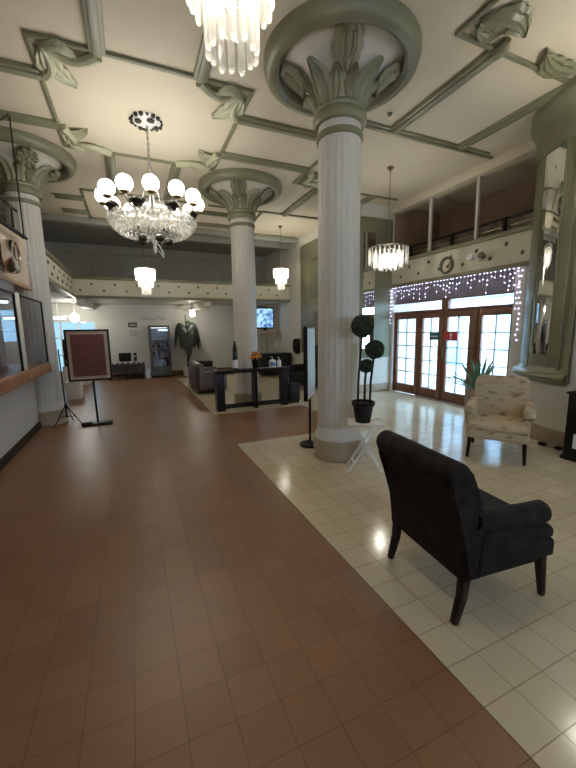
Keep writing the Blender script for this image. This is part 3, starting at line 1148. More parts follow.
def tiered_chandelier(x, y, zb, sc, label, top=True):
    t = thing('crystal_chandelier', label, 'chandelier', (x, y, zb), 0, 'crystal chandeliers')
    h = 0.62 * sc
    rd = MB()
    rd.tube([(0, 0, h), (0, 0, ZC - zb - 0.03)], 0.008, 'brass', n=6)
    rd.build('rod', t)
    MB().lathe([(0, ZC - zb - 0.06), (0.03, ZC - zb - 0.055), (0.06, ZC - zb - 0.02), (0.065, ZC - zb - 0.002), (0, ZC - zb - 0.002)], 'brass', n=20).build('ceiling_cup', t)
    tiers = [(0.225, 0.34, 0.62, 30), (0.165, 0.18, 0.44, 22), (0.10, 0.0, 0.26, 14)]
    for (r_, z0, z1, n) in tiers:
        m_ = MB()
        for k in range(n):
            a = 2 * PI * k / n
            rod_capsule(m_, r_ * sc * math.cos(a), r_ * sc * math.sin(a), z0 * sc + 0.01 * (k % 2), z1 * sc, 0.0165 * sc, 'crystal')
        rg = m_.build('crystal_tier', t)
        b_ = MB()
        b_.lathe([(r_ * sc - 0.008, z1 * sc), (r_ * sc + 0.008, z1 * sc), (r_ * sc + 0.008, z1 * sc + 0.02), (r_ * sc - 0.008, z1 * sc + 0.02), (r_ * sc - 0.008, z1 * sc)], 'chrome', n=30)
        b_.build('hoop', rg)
    bl_ = MB()
    for k in range(5):
        a = 2 * PI * k / 5
        bl_.sphere((0.07 * sc * math.cos(a), 0.07 * sc * math.sin(a), 0.46 * sc), 0.022 * sc, 'bulb', sub=2)
    bl_.sphere((0, 0, 0.20 * sc), 0.02 * sc, 'bulb', sub=2)
    bl_.build('bulbs', t)
    point_light('chandelier_light', (0, 0, 0.50 * sc), CRYSTAL_W, LAMP_COL, t, r=0.05)
    return t


tiered_chandelier(0.475, 1.62, 2.77, 1.0, 'bright tiered crystal chandelier cut off by the top edge of the picture')
tiered_chandelier(0.43, 9.9, 2.58, 1.0, 'small tiered crystal chandelier hanging before the far frieze, below the globe chandelier')
tiered_chandelier(4.18, 10.0, 2.82, 0.95, 'small tiered crystal chandelier between the middle column and the near column')

tiered_chandelier(4.66, 1.9, 2.80, 1.0, 'unseen tiered crystal chandelier added in the right bay to brighten the room')  # added out of view to raise the light in the right bay
tiered_chandelier(0.475, -2.2, 2.80, 1.0, 'unseen tiered crystal chandelier added behind the camera to brighten the room')  # extra lamp out of view, added to light the camera side
# drum crystal chandelier, right bay
dc = thing('crystal_chandelier', 'drum shaped crystal chandelier on a thin rod near the right gallery', 'chandelier', (4.66, 5.76, 2.76), 0, 'crystal chandeliers')
MB().tube([(0, 0, 0.36), (0, 0, ZC - 2.76 - 0.03)], 0.008, 'brass', n=6).build('rod', dc)
MB().lathe([(0, 1.80), (0.03, 1.80), (0.06, 1.84), (0.065, 1.857), (0, 1.857)], 'brass', n=20).build('ceiling_cup', dc)
for (r_, z0, z1, n) in ((0.37, 0.10, 0.40, 26), (0.27, 0.03, 0.34, 20), (0.16, 0.0, 0.28, 12)):
    m_ = MB()
    for k in range(n):
        a = 2 * PI * k / n
        ca, sa = math.cos(a), math.sin(a)
        w = 0.026
        m_.beam((r_ * ca, r_ * sa, z0 + 0.02 * (k % 2)), (r_ * ca, r_ * sa, z1), w, 0.016, 'crystal', up=(ca, sa, 0), w1=w * 1.1)
    rg = m_.build('crystal_tier', dc)
    MB().lathe([(r_ - 0.008, z1), (r_ + 0.008, z1), (r_ + 0.008, z1 + 0.02), (r_ - 0.008, z1 + 0.02), (r_ - 0.008, z1)], 'chrome', n=30).build('hoop', rg)
bl_ = MB()
for k in range(5):
    a = 2 * PI * k / 5
    bl_.sphere((0.10 * math.cos(a), 0.10 * math.sin(a), 0.24), 0.022, 'bulb', sub=2)
bl_.build('bulbs', dc)
point_light('chandelier_light', (0, 0, 0.22), 30, LAMP_COL, dc, r=0.05)

# big globe chandelier
gc = thing('globe_chandelier', 'large chandelier with white globes and a beaded crystal bowl', 'chandelier', (0.42, 5.87, 2.86))
H0 = ZC - 2.86
m_ = MB()
m_.lathe([(0, H0 - 0.07), (0.05, H0 - 0.08), (0.10, H0 - 0.06), (0.17, H0 - 0.03), (0.21, H0 - 0.004), (0, H0 - 0.004)], 'white_metal', n=32)
cpn = m_.build('ceiling_rose', gc)
m_ = MB()
for k in range(16):
    a = 2 * PI * k / 16
    m_.sphere((0.205 * math.cos(a), 0.205 * math.sin(a), H0 - 0.02), 0.034 if k % 3 else 0.022, 'bronze_leaf', sub=1)
for k in range(4):
    a = 2 * PI * k / 4 + 0.4
    m_.sphere((0.12 * math.cos(a), 0.12 * math.sin(a), H0 - 0.052), 0.062, 'bronze_leaf', sub=1, sc=(1, 1, 0.35))
m_.build('rose_leaves', cpn)
m_ = MB()
z = H0 - 0.08
kk = 0
while z > H0 - 0.55:
    T_ = Matrix.Translation((0, 0, z)) @ Matrix.Rotation(R(90) * (kk % 2), 4, 'Z') @ Matrix.Rotation(R(90), 4, 'X')
    ring = [T_ @ Vector((0.014 * math.cos(2 * PI * k / 10), 0.026 * math.sin(2 * PI * k / 10), 0)) for k in range(10)]
    m_.tube(ring, 0.0055, 'steel', n=5, close=True)
    z -= 0.038
    kk += 1
m_.build('chain', gc)
m_ = MB()
for k in range(4):
    a = PI / 4 + k * PI / 2
    m_.tube([(0, 0, H0 - 0.54), (0.10 * math.cos(a), 0.10 * math.sin(a), 0.95), (0.24 * math.cos(a), 0.24 * math.sin(a), 0.55)], 0.007, 'steel', n=5)
m_.build('suspension_rods', gc)
m_ = MB()
m_.lathe([(0.21, 0.50), (0.26, 0.49), (0.27, 0.53), (0.25, 0.58), (0.21, 0.57), (0.21, 0.50)], 'white_metal', n=36)
m_.lathe([(0.0, 0.44), (0.06, 0.44), (0.10, 0.50), (0.05, 0.62), (0.03, 0.75), (0, 0.76)], 'white_metal', n=20)
for k in range(4):
    a = k * PI / 2
    m_.tube([(0.05 * math.cos(a), 0.05 * math.sin(a), 0.53), (0.25 * math.cos(a), 0.25 * math.sin(a), 0.53)], 0.012, 'white_metal', n=6)
m_.build('hub', gc)
# crystal bowl
m_ = MB()
m_.lathe([(0.60, 0.42), (0.61, 0.40), (0.58, 0.33), (0.52, 0.26), (0.44, 0.22)], 'crystal_bowl', n=48)
for zz, rr, nn in ((0.41, 0.605, 56), (0.35, 0.59, 54), (0.29, 0.545, 50), (0.24, 0.48, 44), (0.215, 0.43, 40)):
    for k in range(nn):
        a = 2 * PI * k / nn
        m_.sphere((rr * math.cos(a), rr * math.sin(a), zz), 0.026, 'crystal_bowl', sub=1, sc=(1, 1, 1.3))
bw = m_.build('crystal_bowl', gc)
for k in range(8):
    a = 2 * PI * k / 8 + PI / 8
    m_ = MB()
    for dz, s_ in ((0.50, 0.085), (0.45, 0.06)):
        m_.sphere((0.57 * math.cos(a), 0.57 * math.sin(a), dz), s_, 'bronze_leaf', sub=2, sc=(1.1, 1.1, 0.6))
    for b in (-1, 0, 1):
        m_.sphere((0.57 * math.cos(a + 0.12 * b), 0.57 * math.sin(a + 0.12 * b), 0.51 + 0.03 * (1 - abs(b))), 0.05, 'bronze_leaf', sub=1, sc=(1, 1, 0.7))
    m_.build('leaf_ornament', gc)
m_ = MB()
for k in range(5):
    a = 2 * PI * k / 5
    m_.sphere((0.20 * math.cos(a), 0.20 * math.sin(a), 0.13), 0.075, 'bronze_leaf', sub=1, sc=(1, 1, 0.8))
m_.lathe([(0.0, -0.06), (0.018, -0.04), (0.03, 0.02), (0.02, 0.08), (0.05, 0.14), (0.06, 0.19), (0, 0.19)], 'white_metal', n=14)
pts = []
for k in range(14):
    a = k / 13 * 1.6 * PI
    pts.append((0.03 + 0.09 * math.sin(a * 0.6), 0.02, -0.02 + 0.11 * math.cos(a) * (1 - k / 26)))
m_.tube(pts, 0.009, 'white_metal', n=6)
m_.build('finial', gc)
NG = 12
for k in range(NG):
    a = 2 * PI * k / NG + R(-94)
    ca, sa = math.cos(a), math.sin(a)
    ar = MB()
    ar.tube([(0.25 * ca, 0.25 * sa, 0.52), (0.40 * ca, 0.40 * sa, 0.44), (0.54 * ca, 0.54 * sa, 0.46), (0.63 * ca, 0.63 * sa, 0.53), (0.645 * ca, 0.645 * sa, 0.575)], 0.016, 'white_metal', n=7)
    ar.lathe([(0, 0.56), (0.03, 0.565), (0.065, 0.59), (0.06, 0.60), (0, 0.60)], 'brass', c=(0.645 * ca, 0.645 * sa, 0), n=14)
    ao = ar.build('arm', gc)
    MB().sphere((0.645 * ca, 0.645 * sa, 0.695), 0.106, 'globe', sub=3).build('globe', ao)
point_light('chandelier_light', (0, 0, 0.36), 5, LAMP_COL, gc, r=0.05)

# ------------------------------------------------------------------ armchairs


def armchair(name, label, loc, rotz, fabric, leg_m, rolled, bw=0.70, sh=0.46, bh=0.96):
    t = thing(name, label, 'armchair', loc, rotz)
    hw = bw / 2
    # seat with a slightly crowned cushion
    s = MB()
    s.box((-0.30, -hw + 0.02, 0.27), (0.37, hw - 0.02, 0.385), fabric, bev=0.025, seg=3)
    s.box((-0.26, -hw + 0.03, 0.37), (0.385, hw - 0.03, sh), fabric, bev=0.045, seg=4)
    seat = s.build('seat', t)
    if rolled:
        bt = MB()
        for i in range(3):
            for j in range(4):
                bt.sphere((-0.10 + 0.16 * i, -0.20 + 0.135 * j, sh + 0.001), 0.012, fabric, sub=1, sc=(1, 1, 0.4))
        bt.build('seat_buttons', seat)
    # backrest: side profile extruded across the width
    if rolled:
        prof = [(-0.20, 0.30), (-0.205, 0.45), (-0.225, 0.60), (-0.255, 0.74), (-0.295, 0.84), (-0.32, 0.895)]
        cx, cz, rr = -0.395, bh - 0.075, 0.075
        for k in range(11):
            a = R(10 + 200 * k / 10)
            prof.append((cx + rr * math.cos(a), cz + rr * math.sin(a)))
        prof += [(-0.44, bh - 0.135), (-0.40, bh - 0.18), (-0.37, 0.70), (-0.34, 0.50), (-0.325, 0.27), (-0.22, 0.27)]
    else:
        prof = [(-0.20, 0.30), (-0.21, 0.45), (-0.24, 0.65), (-0.27, 0.85), (-0.285, bh - 0.04)]
        for k in range(7):
            a = R(0 + 180 * k / 6)
            prof.append((-0.34 + 0.055 * math.cos(a), bh - 0.055 + 0.055 * math.sin(a)))
        prof += [(-0.385, 0.80), (-0.36, 0.55), (-0.335, 0.27), (-0.22, 0.27)]
    b = MB()
    # local xy of the prism = (x, z); extrude along y
    T_ = Matrix(((1, 0, 0, 0), (0, 0, -1, 0), (0, 1, 0, 0), (0, 0, 0, 1)))
    if rolled:
        b.prism(prof, -hw, hw, fabric, T=T_, bev=0.03, seg=3)
    else:
        hb = hw - 0.03
        out = [(-hb + 0.03, 0.27), (hb - 0.03, 0.27), (hb - 0.01, 0.60)]
        for k in range(9):
            a = R(90 * k / 8)
            out.append((hb - 0.10 + 0.10 * math.cos(a), bh - 0.10 + 0.10 * math.sin(a)))
        out += [(-q_[0], q_[1]) for q_ in out[:1:-1]]
        # y-z outline extruded along x, leaning backwards
        Tb = Matrix(((0, -0.16, 1, -0.235), (1, 0, 0, 0), (0, 1, 0, 0), (0, 0, 0, 1)))
        b.prism(out, -0.055, 0.075, fabric, T=Tb, bev=0.03, seg=3)
    back = b.build('backrest', t)
    bt = MB()
    for i in range(3):
        for j in range(4 if i % 2 else 5):
            yb = -0.24 + 0.12 * j + (0.06 if i % 2 else 0)
            zb = 0.54 + 0.12 * i
            bt.sphere((-0.213 - (zb - 0.5) * 0.13, yb, zb), 0.014, fabric, sub=1, sc=(0.5, 1, 1))
    if rolled:
        bt.build('back_buttons', back)
    # arms
    for s_ in (-1, 1):
        a_ = MB()
        y0 = s_ * (hw - 0.05)
        w_ = 0.10 if rolled else 0.085
        # sweep a closed arm profile (side view) and a scroll on top
        af = 0.20
        ap = [(-0.28, 0.28), (af, 0.28), (af + 0.012, 0.40), (af + 0.005, 0.52), (af, 0.585), (0.08, 0.59), (-0.10, 0.60), (-0.24, 0.62)]
        a_.prism(ap, -(y0 + w_ / 2), -(y0 - w_ / 2), fabric, T=T_, bev=0.02, seg=2)
        rl = 0.062
        yo = y0 + s_ * 0.025
        a_.tube([(-0.27, yo, 0.625), (-0.10, yo, 0.605), (0.06, yo, 0.592), (0.15, yo, 0.59), (af + 0.02, yo, 0.588)], [rl * 0.85, rl, rl, rl, rl * 1.02], fabric, n=16)
        a_.sphere((af + 0.02, yo, 0.588), rl * 1.02, fabric, sub=2, sc=(0.35, 1, 1))
        a_.build('arm', t)
    # legs
    for s_ in (-1, 1):
        l = MB()
        l.beam((0.30, s_ * (hw - 0.06), 0.275), (0.325, s_ * (hw - 0.045), 0.005), 0.05, 0.05, leg_m, up=(1, 0, 0), bev=0.005, w1=0.033, h1=0.033)
        l.build('leg', t)
        l = MB()
        ypos = s_ * (hw - 0.045)
        l.beam((-0.29, ypos, 0.30), (-0.305, ypos, 0.15), 0.05, 0.055, leg_m, up=(1, 0, 0), bev=0.004, w1=0.045, h1=0.045)
        l.beam((-0.305, ypos, 0.155), (-0.345, ypos, 0.005), 0.045, 0.045, leg_m, up=(1, 0, 0), bev=0.004, w1=0.035, h1=0.035)
        l.build('leg', t)
    return t


armchair('armchair', 'black damask armchair with rolled back, seen from behind on the cream tiles', (1.905, 1.515, 0.004), R(-5.5), 'black_fabric', 'dark_wood', True)
armchair('armchair', 'cream armchair with brown printed sprigs and dark legs, facing the camera', (4.26, 2.99, 0.004), R(213.5), 'toile', 'dark_wood', False, bw=0.70, sh=0.47, bh=0.98)

# ------------------------------------------------------------------ folding table and topiary
tb = thing('folding_table', 'small white folding table with crossed legs beside the near column', 'table', (2.41, 3.31, 0.004), R(-31))
MB().box((-0.20, -0.15, 0.555), (0.20, 0.15, 0.58), 'white_metal', bev=0.008).build('tabletop', tb)
for s_ in (-1, 1):
    for d_ in (-1, 1):
        l = MB()
        yq = s_ * (0.125 - (0.014 if d_ > 0 else 0))
        l.beam((-d_ * 0.15, yq, 0.553), (d_ * 0.19, yq, 0.0), 0.012, 0.024, 'white_metal', up=(1, 0, 0))
        l.build('leg', tb)
l = MB()
for d_ in (-1, 1):
    l.tube([(d_ * 0.13, -0.125, 0.09), (d_ * 0.13, 0.125, 0.09)], 0.008, 'white_metal', n=6)
l.build('stretcher', tb)

tp = thing('topiary', 'artificial topiary with three dark green balls in a black pot on the white table', 'plant', (2.375, 3.305, 0.585))
MB().lathe([(0, 0), (0.085, 0), (0.115, 0.19), (0.13, 0.195), (0.132, 0.24), (0.115, 0.24), (0.11, 0.215), (0, 0.21)], 'black_matte', n=28).build('pot', tp)
rv = Vector((0.85, -0.53, 0))
for (px, zc_, r_, sx_) in ((-0.02, 1.09, 0.125, -0.06), (0.115, 0.83, 0.105, 0.075), (0.03, 0.645, 0.078, 0.015)):
    s_ = MB()
    b_ = rv * px
    s0 = rv * sx_
    s_.tube([(s0.x, s0.y, 0.2), (s0.x * 0.9 + b_.x * 0.1, s0.y * 0.9 + b_.y * 0.1, 0.45), (b_.x, b_.y, zc_)], 0.013, 'dark_wood', n=7)
    so = s_.build('stem', tp)
    m_ = MB()
    m_.sphere((b_.x, b_.y, zc_), r_, 'foliage_ball', sub=4)
    rr = random.Random(int(zc_ * 100))
    for v in m_.bm.verts:
        d = (v.co - Vector((b_.x, b_.y, zc_))).normalized()
        v.co += d * rr.uniform(-0.010, 0.008)
    m_.build('foliage_ball', so)

# ------------------------------------------------------------------ sign stand by the near column
sg = thing('sign_stand', 'black pole sign stand with a white faced panel left of the near column', 'sign', (2.235, 4.37, 0.004), 0)
MB().lathe([(0, 0), (0.15, 0), (0.155, 0.015), (0.14, 0.035), (0.05, 0.05), (0.022, 0.07), (0, 0.07)], 'black', n=32).build('base', sg)
MB().tube([(0, 0, 0.05), (0, 0, 1.0)], 0.017, 'black', n=12).build('pole', sg)
da = Vector((math.sin(R(38.5)), math.cos(R(38.5)), 0))
nn_ = Vector((da.y, -da.x, 0))
Tm = Matrix(((da.x, nn_.x, 0, 0.0), (da.y, nn_.y, 0, 0.0), (0, 0, 1, 0), (0, 0, 0, 1)))
MB().box((-0.27, -0.03, 0.69), (0.27, 0.025, 1.68), 'black', bev=0.004, T=Tm).build('panel_frame', sg)
MB().box((-0.25, 0.0252, 0.715), (0.25, 0.029, 1.655), 'poster_white', T=Tm).build('panel_face', sg)

# ------------------------------------------------------------------ board on stand and tripod on the left
bd = thing('board_stand', 'maroon framed notice board on a black pole with a flat foot', 'sign', (-0.70, 7.12, 0.004), R(0))
f = MB()
f.box((-0.36, -0.03, 0.80), (0.33, 0.03, 1.70), 'black', bev=0.006)
f.build('frame', bd)
MB().box((-0.325, -0.036, 0.835), (0.295, -0.0302, 1.665), 'tan_mat').build('mount', bd)
ps_ = MB().box((-0.275, -0.040, 0.885), (0.245, -0.0362, 1.615), 'red_board')
for i, w_ in enumerate((0.20, 0.34, 0.30, 0.36, 0.26, 0.38, 0.32, 0.22)):
    zt = 1.53 - 0.075 * i
    ps_.box((-0.015 - w_ / 2, -0.0412, zt), (-0.015 + w_ / 2, -0.0401, zt + 0.014), 'red_text')
ps_.build('poster', bd)
MB().tube([(0.02, 0.035, 0.03), (0.0, 0.035, 1.3)], 0.018, 'black', n=10).build('pole', bd)
f = MB()
f.box((-0.22, -0.10, 0.0), (0.26, 0.14, 0.03), 'black', bev=0.01)
f.box((-0.24, -0.05, 0.0), (-0.06, 0.05, 0.055), 'black', bev=0.015)
f.build('foot', bd)

tpd = thing('tripod_stand', 'thin black tripod stand at the foot of the left column, behind the maroon board', 'stand', (-1.19, 7.38, 0.004))
MB().tube([(0, 0, 0.12), (-0.02, 0, 1.36)], [0.014, 0.011], 'black_matte', n=8).build('pole', tpd)
MB().lathe([(0, 0.30), (0.025, 0.30), (0.028, 0.36), (0, 0.36)], 'black_matte', n=12).build('hub', tpd)
for a in (R(-128), R(80), R(-30)):
    l = MB()
    l.tube([(0.02 * math.cos(a), 0.02 * math.sin(a), 0.34), (0.28 * math.cos(a), 0.28 * math.sin(a), 0.008)], 0.009, 'black_matte', n=6)
    l.tube([(0.0, 0, 0.14), (0.16 * math.cos(a), 0.16 * math.sin(a), 0.15)], 0.006, 'black_matte', n=6)
    l.build('leg', tpd)

# ------------------------------------------------------------------ console table and what stands on it
cs = thing('console_table', 'long black open framed console table in front of the middle column', 'table', (2.28, 7.16, 0.004))
MB().box((-0.78, -0.12, 0.775), (0.84, 0.12, 0.84), 'black', bev=0.005).build('tabletop', cs)
for (a, b) in ((-0.78, -0.62), (0.02, 0.085), (0.66, 0.80)):
    MB().box((a, -0.115, 0.0), (b, 0.115, 0.774), 'black', bev=0.004).build('leg', cs)
for y_ in (-0.1, 0.1):
    MB().box((-0.62, y_ - 0.015, 0.05), (0.66, y_ + 0.015, 0.10), 'black', bev=0.004).build('stretcher', cs)

vs = thing('flower_vase', 'black vase of orange flowers on the console table', 'flowers', (2.36, 7.13, 0.845))
MB().lathe([(0, 0), (0.05, 0), (0.06, 0.02), (0.085, 0.17), (0.09, 0.18), (0.08, 0.18), (0, 0.15)], 'black', n=20).build('vase', vs)
rr = random.Random(4)
for k in range(14):
    a = 2 * PI * k / 7 + (0.4 if k > 6 else 0)
    q = 0.085 if k < 7 else 0.035
    zz = 0.25 + (0.07 if k >= 7 else rr.uniform(-0.02, 0.03))
    fo = MB()
    for j in range(8):
        b = 2 * PI * j / 8
        fo.sphere((q * math.cos(a) + 0.035 * math.cos(b), q * math.sin(a) + 0.035 * math.sin(b), zz), 0.027, 'orange', sub=1, sc=(1, 1, 0.9))
    fo.sphere((q * math.cos(a), q * math.sin(a), zz + 0.018), 0.018, 'dark_wood', sub=1)
    fo.tube([(q * math.cos(a), q * math.sin(a), zz), (0.3 * q * math.cos(a), 0.3 * q * math.sin(a), 0.14)], 0.005, 'leaf', n=5)
    fo.build('flower', vs)

bt = thing('bottle', 'tall dark bottle with a pale label on the console table', 'bottle', (1.93, 7.16, 0.845))
MB().lathe([(0, 0), (0.052, 0), (0.055, 0.01), (0.055, 0.21), (0.05, 0.25), (0.05, 0.42), (0.035, 0.48), (0.022, 0.53), (0.022, 0.585), (0, 0.585)], 'bottle_dark', n=20).build('glass_body', bt)
MB().lathe([(0.0555, 0.03), (0.058, 0.03), (0.058, 0.20), (0.0555, 0.20)], 'white_plastic', n=20).build('bottle_label', bt)

for (x_, y_, w_, h_, lb) in ((2.76, 7.17, 0.075, 0.17, 'wider white pump bottle with a blue label beside the flower vase'), (2.905, 7.15, 0.048, 0.16, 'narrow white pump bottle at the right end of the console table')):
    sb = thing('pump_bottle', lb, 'bottle', (x_, y_, 0.845), 0, 'pump bottles on the console table')
    MB().lathe([(0, 0), (w_, 0), (w_, h_ * 0.8), (w_ * 0.5, h_), (0, h_)], 'white_plastic', n=18).build('bottle_body', sb)
    pm = MB()
    pm.tube([(0, 0, h_ - 0.005), (0, 0, h_ + 0.05), (-0.04, 0, h_ + 0.05)], 0.009, 'white_plastic', n=6)
    pm.build('pump', sb)
    if w_ > 0.06:
        MB().lathe([(w_ + 0.0005, h_ * 0.2), (w_ + 0.002, h_ * 0.2), (w_ + 0.002, h_ * 0.65), (w_ + 0.0005, h_ * 0.65)], 'label_blue', n=18, a0=R(-150), a1=R(-40)).build('bottle_label', sb)

sc_ = thing('suitcase', 'black suitcase standing at the right end of the console table', 'suitcase', (3.24, 7.20, 0.004))
MB().box((-0.13, -0.12, 0.03), (0.15, 0.12, 0.46), 'black_matte', bev=0.05, seg=4).build('body', sc_)
MB().tube([(-0.05, 0, 0.44), (-0.05, 0, 0.50), (0.07, 0, 0.50), (0.07, 0, 0.44)], 0.012, 'black', n=6).build('handle', sc_)
for s_ in (-1, 1):
    for d_ in (-1, 1):
        MB().sphere((0.01 + s_ * 0.09, d_ * 0.08, 0.024), 0.024, 'black', sub=2).build('wheel', sc_)

# ------------------------------------------------------------------ seating beyond the console
so_ = thing('sofa', 'brown leather sofa with its back to the brown path, left of the console', 'sofa', (1.84, 9.95, 0.004))
MB().box((-0.30, -0.62, 0.06), (0.40, 0.62, 0.42), 'leather', bev=0.05, seg=3).build('seat', so_)
MB().box((-0.40, -0.66, 0.06), (-0.16, 0.66, 0.80), 'leather', bev=0.09, seg=4).build('backrest', so_)
for s_ in (-1, 1):
    MB().box((-0.36, s_ * 0.60 - 0.10, 0.06), (0.42, s_ * 0.60 + 0.10, 0.58), 'leather', bev=0.08, seg=4).build('arm', so_)
for s_ in (-1, 1):
    for d_ in (-0.32, 0.34):
        MB().box((d_ - 0.03, s_ * 0.56 - 0.03, 0), (d_ + 0.03, s_ * 0.56 + 0.03, 0.07), 'dark_wood').build('leg', so_)

da_ = thing('lounge_chair', 'dark leather lounge chair by the far wall block, behind the sign stand', 'armchair', (4.62, 9.0, 0.004), R(200))
MB().box((-0.38, -0.42, 0.08), (0.42, 0.42, 0.44), 'black_matte', bev=0.05, seg=3).build('seat', da_)
MB().box((-0.46, -0.44, 0.08), (-0.20, 0.44, 1.18), 'black_matte', bev=0.08, seg=4).build('backrest', da_)
for s_ in (-1, 1):
    MB().box((-0.40, s_ * 0.40 - 0.10, 0.08), (0.42, s_ * 0.40 + 0.10, 0.64), 'black_matte', bev=0.06, seg=4).build('arm', da_)
for s_ in (-1, 1):
    for d_ in (-0.36, 0.34):
        MB().box((d_ - 0.03, s_ * 0.36 - 0.03, 0), (d_ + 0.03, s_ * 0.36 + 0.03, 0.09), 'dark_wood').build('leg', da_)
ph = thing('wall_phone', 'black telephone on the pale wall above the dark lounge chair', 'telephone', (XW - 0.001, 11.1, 1.12))
MB().box((-0.10, -0.14, -0.30), (-0.001, 0.14, 0.22), 'black', bev=0.02).build('phone_body', ph)
MB().tube([(-0.12, 0.08, -0.25), (-0.15, 0.08, -0.1), (-0.15, 0.08, 0.08), (-0.12, 0.08, 0.2)], 0.03, 'black', n=8).build('handset', ph)
dk = thing('low_cabinet', 'low black cabinet against the wall at the right of the far lounge', 'cabinet', (4.85, 11.9, 0.004))
MB().box((-0.75, -0.28, 0.05), (0.36, 0.28, 0.82), 'black', bev=0.01).build('body', dk)
for s_ in (-0.74, -0.19):
    dd = MB().box((s_ + 0.01, -0.296, 0.09), (s_ + 0.53, -0.281, 0.78), 'black_matte', bev=0.004).build('door', dk)
    MB().tube([(s_ + 0.27, -0.30, 0.42), (s_ + 0.27, -0.31, 0.45), (s_ + 0.27, -0.30, 0.48)], 0.006, 'brass', n=5).build('handle', dd)

# ------------------------------------------------------------------ far wall: TV, fridge, plant, desk
shf = thing('pedestal_stand', 'tan pedestal stand under the lit television in the far right corner', 'stand', (4.78, 12.95, 0.004))
MB().lathe([(0, 0), (0.20, 0), (0.20, 0.03), (0.04, 0.06), (0, 0.06)], 'tan_mat', n=24).build('base', shf)
MB().tube([(0, 0, 0.05), (0, 0, 1.46)], 0.035, 'tan_mat', n=12).build('pole', shf)
MB().box((-0.38, -0.22, 1.46), (0.32, 0.22, 1.62), 'tan_mat', bev=0.03, seg=3).build('tray', shf)
tv = thing('television', 'lit flat television on the tan pedestal stand, right of the middle column', 'television', (4.72, 12.95, 1.625))
MB().box((-0.14, -0.12, 0.0), (0.14, 0.12, 0.02), 'black', bev=0.006).build('base', tv)
MB().box((-0.05, 0.0, 0.015), (0.05, 0.05, 0.2), 'black').build('stand', tv)
MB().box((-0.50, -0.06, 0.07), (0.34, 0.04, 0.87), 'black', bev=0.01).build('case', tv)
MB().box((-0.46, -0.0645, 0.12), (0.30, -0.0605, 0.82), 'tv').build('screen', tv)

fg = thing('display_fridge', 'dark grey glass door drinks fridge against the far wall', 'fridge', (0.92, YF - 0.36, 0.004))
MB().box((-0.34, -0.30, 0.0), (0.34, 0.32, 0.06), 'black_matte').build('kick_panel', fg)
f = MB()
f.box((-0.35, -0.30, 0.06), (-0.30, 0.33, 1.86), 'fridge_grey', bev=0.006)
f.box((0.30, -0.30, 0.06), (0.35, 0.33, 1.86), 'fridge_grey', bev=0.006)
f.box((-0.30, -0.30, 1.78), (0.30, 0.33, 1.86), 'fridge_grey', bev=0.006)
f.box((-0.30, -0.30, 0.06), (0.30, 0.33, 0.36), 'fridge_grey', bev=0.006)
f.box((-0.30, 0.29, 0.36), (0.30, 0.33, 1.78), 'fridge_in')
f.build('cabinet', fg)
for z_ in (0.40, 0.72, 1.04, 1.36):
    sh_ = MB().box((-0.295, -0.22, z_), (0.295, 0.285, z_ + 0.015), 'steel')
    sh_.build('shelf', fg)
f = MB()
for (a, b, c_, d_) in ((-0.33, -0.275, 0.37, 1.77), (0.275, 0.33, 0.37, 1.77), (-0.275, 0.275, 0.37, 0.42), (-0.275, 0.275, 1.72, 1.77)):
    f.box((a, -0.345, c_), (b, -0.305, d_), 'fridge_grey', bev=0.004)
fd = f.build('door', fg)
MB().box((-0.28, -0.328, 0.41), (0.28, -0.322, 1.73), 'counter_glass').build('pane', fd)
MB().tube([(0.30, -0.345, 0.9), (0.30, -0.39, 0.92), (0.30, -0.39, 1.25), (0.30, -0.345, 1.27)], 0.012, 'steel', n=6).build('handle', fd)
MB().box((-0.27, -0.10, 1.755), (0.27, -0.06, 1.778), 'tube').build('light_strip', fg)
dr = random.Random(2)
for z_ in (0.417, 0.737, 1.057):
    for k in range(6):
        x_ = -0.23 + 0.092 * k
        b_ = MB()
        hcol = dr.choice(('label_blue', 'white_plastic', 'bottle_dark', 'poster_white'))
        b_.lathe([(0, 0), (0.032, 0), (0.032, 0.13), (0.014, 0.18), (0.014, 0.21), (0, 0.21)], hcol, n=10)
        tag(b_.build('drink_bottle', loc=(0.92 + x_, YF - 0.36 - 0.12, z_ + 0.004)), 'drink bottle on a shelf inside the far glass door fridge', 'bottle', 'bottles in the display fridge')

pl_ = thing('potted_plant', 'tall dark leafed plant drooping from a white pot by the far wall', 'plant', (1.86, YF - 0.62, 0.004))
MB().lathe([(0, 0), (0.17, 0), (0.21, 0.30), (0.22, 0.33), (0.19, 0.33), (0.18, 0.30), (0, 0.28)], 'white_paint', n=24).build('pot', pl_)
MB().tube([(0, 0, 0.28), (0.02, 0, 0.8), (0.0, 0, 1.45), (-0.02, 0, 2.25)], [0.05, 0.045, 0.035, 0.012], 'dark_wood', n=9).build('stem', pl_)


def big_leaf(mb, base, az, L, W, rise, m):
    ca, sa = math.cos(az), math.sin(az)
    def fn(u, v):
        k = 2 * v - 1
        out = L * (0.62 * math.sin(u * PI * 0.5))
        z_ = base[2] + rise * math.sin(PI * min(1, u * 1.3)) - L * 0.95 * u ** 2.0
        w = W * (math.sin(PI * (0.05 + 0.93 * u)) ** 0.8)
        x_, y_ = out, w * k
        rl = 0.75 * w * k * (1 if math.cos(az) > 0 else -1)
        return (base[0] + ca * x_ - sa * y_, base[1] + sa * x_ + ca * y_, z_ - 0.05 * abs(k) + rl)
    mb.grid(fn, 14, 4, m, thick=0.006)


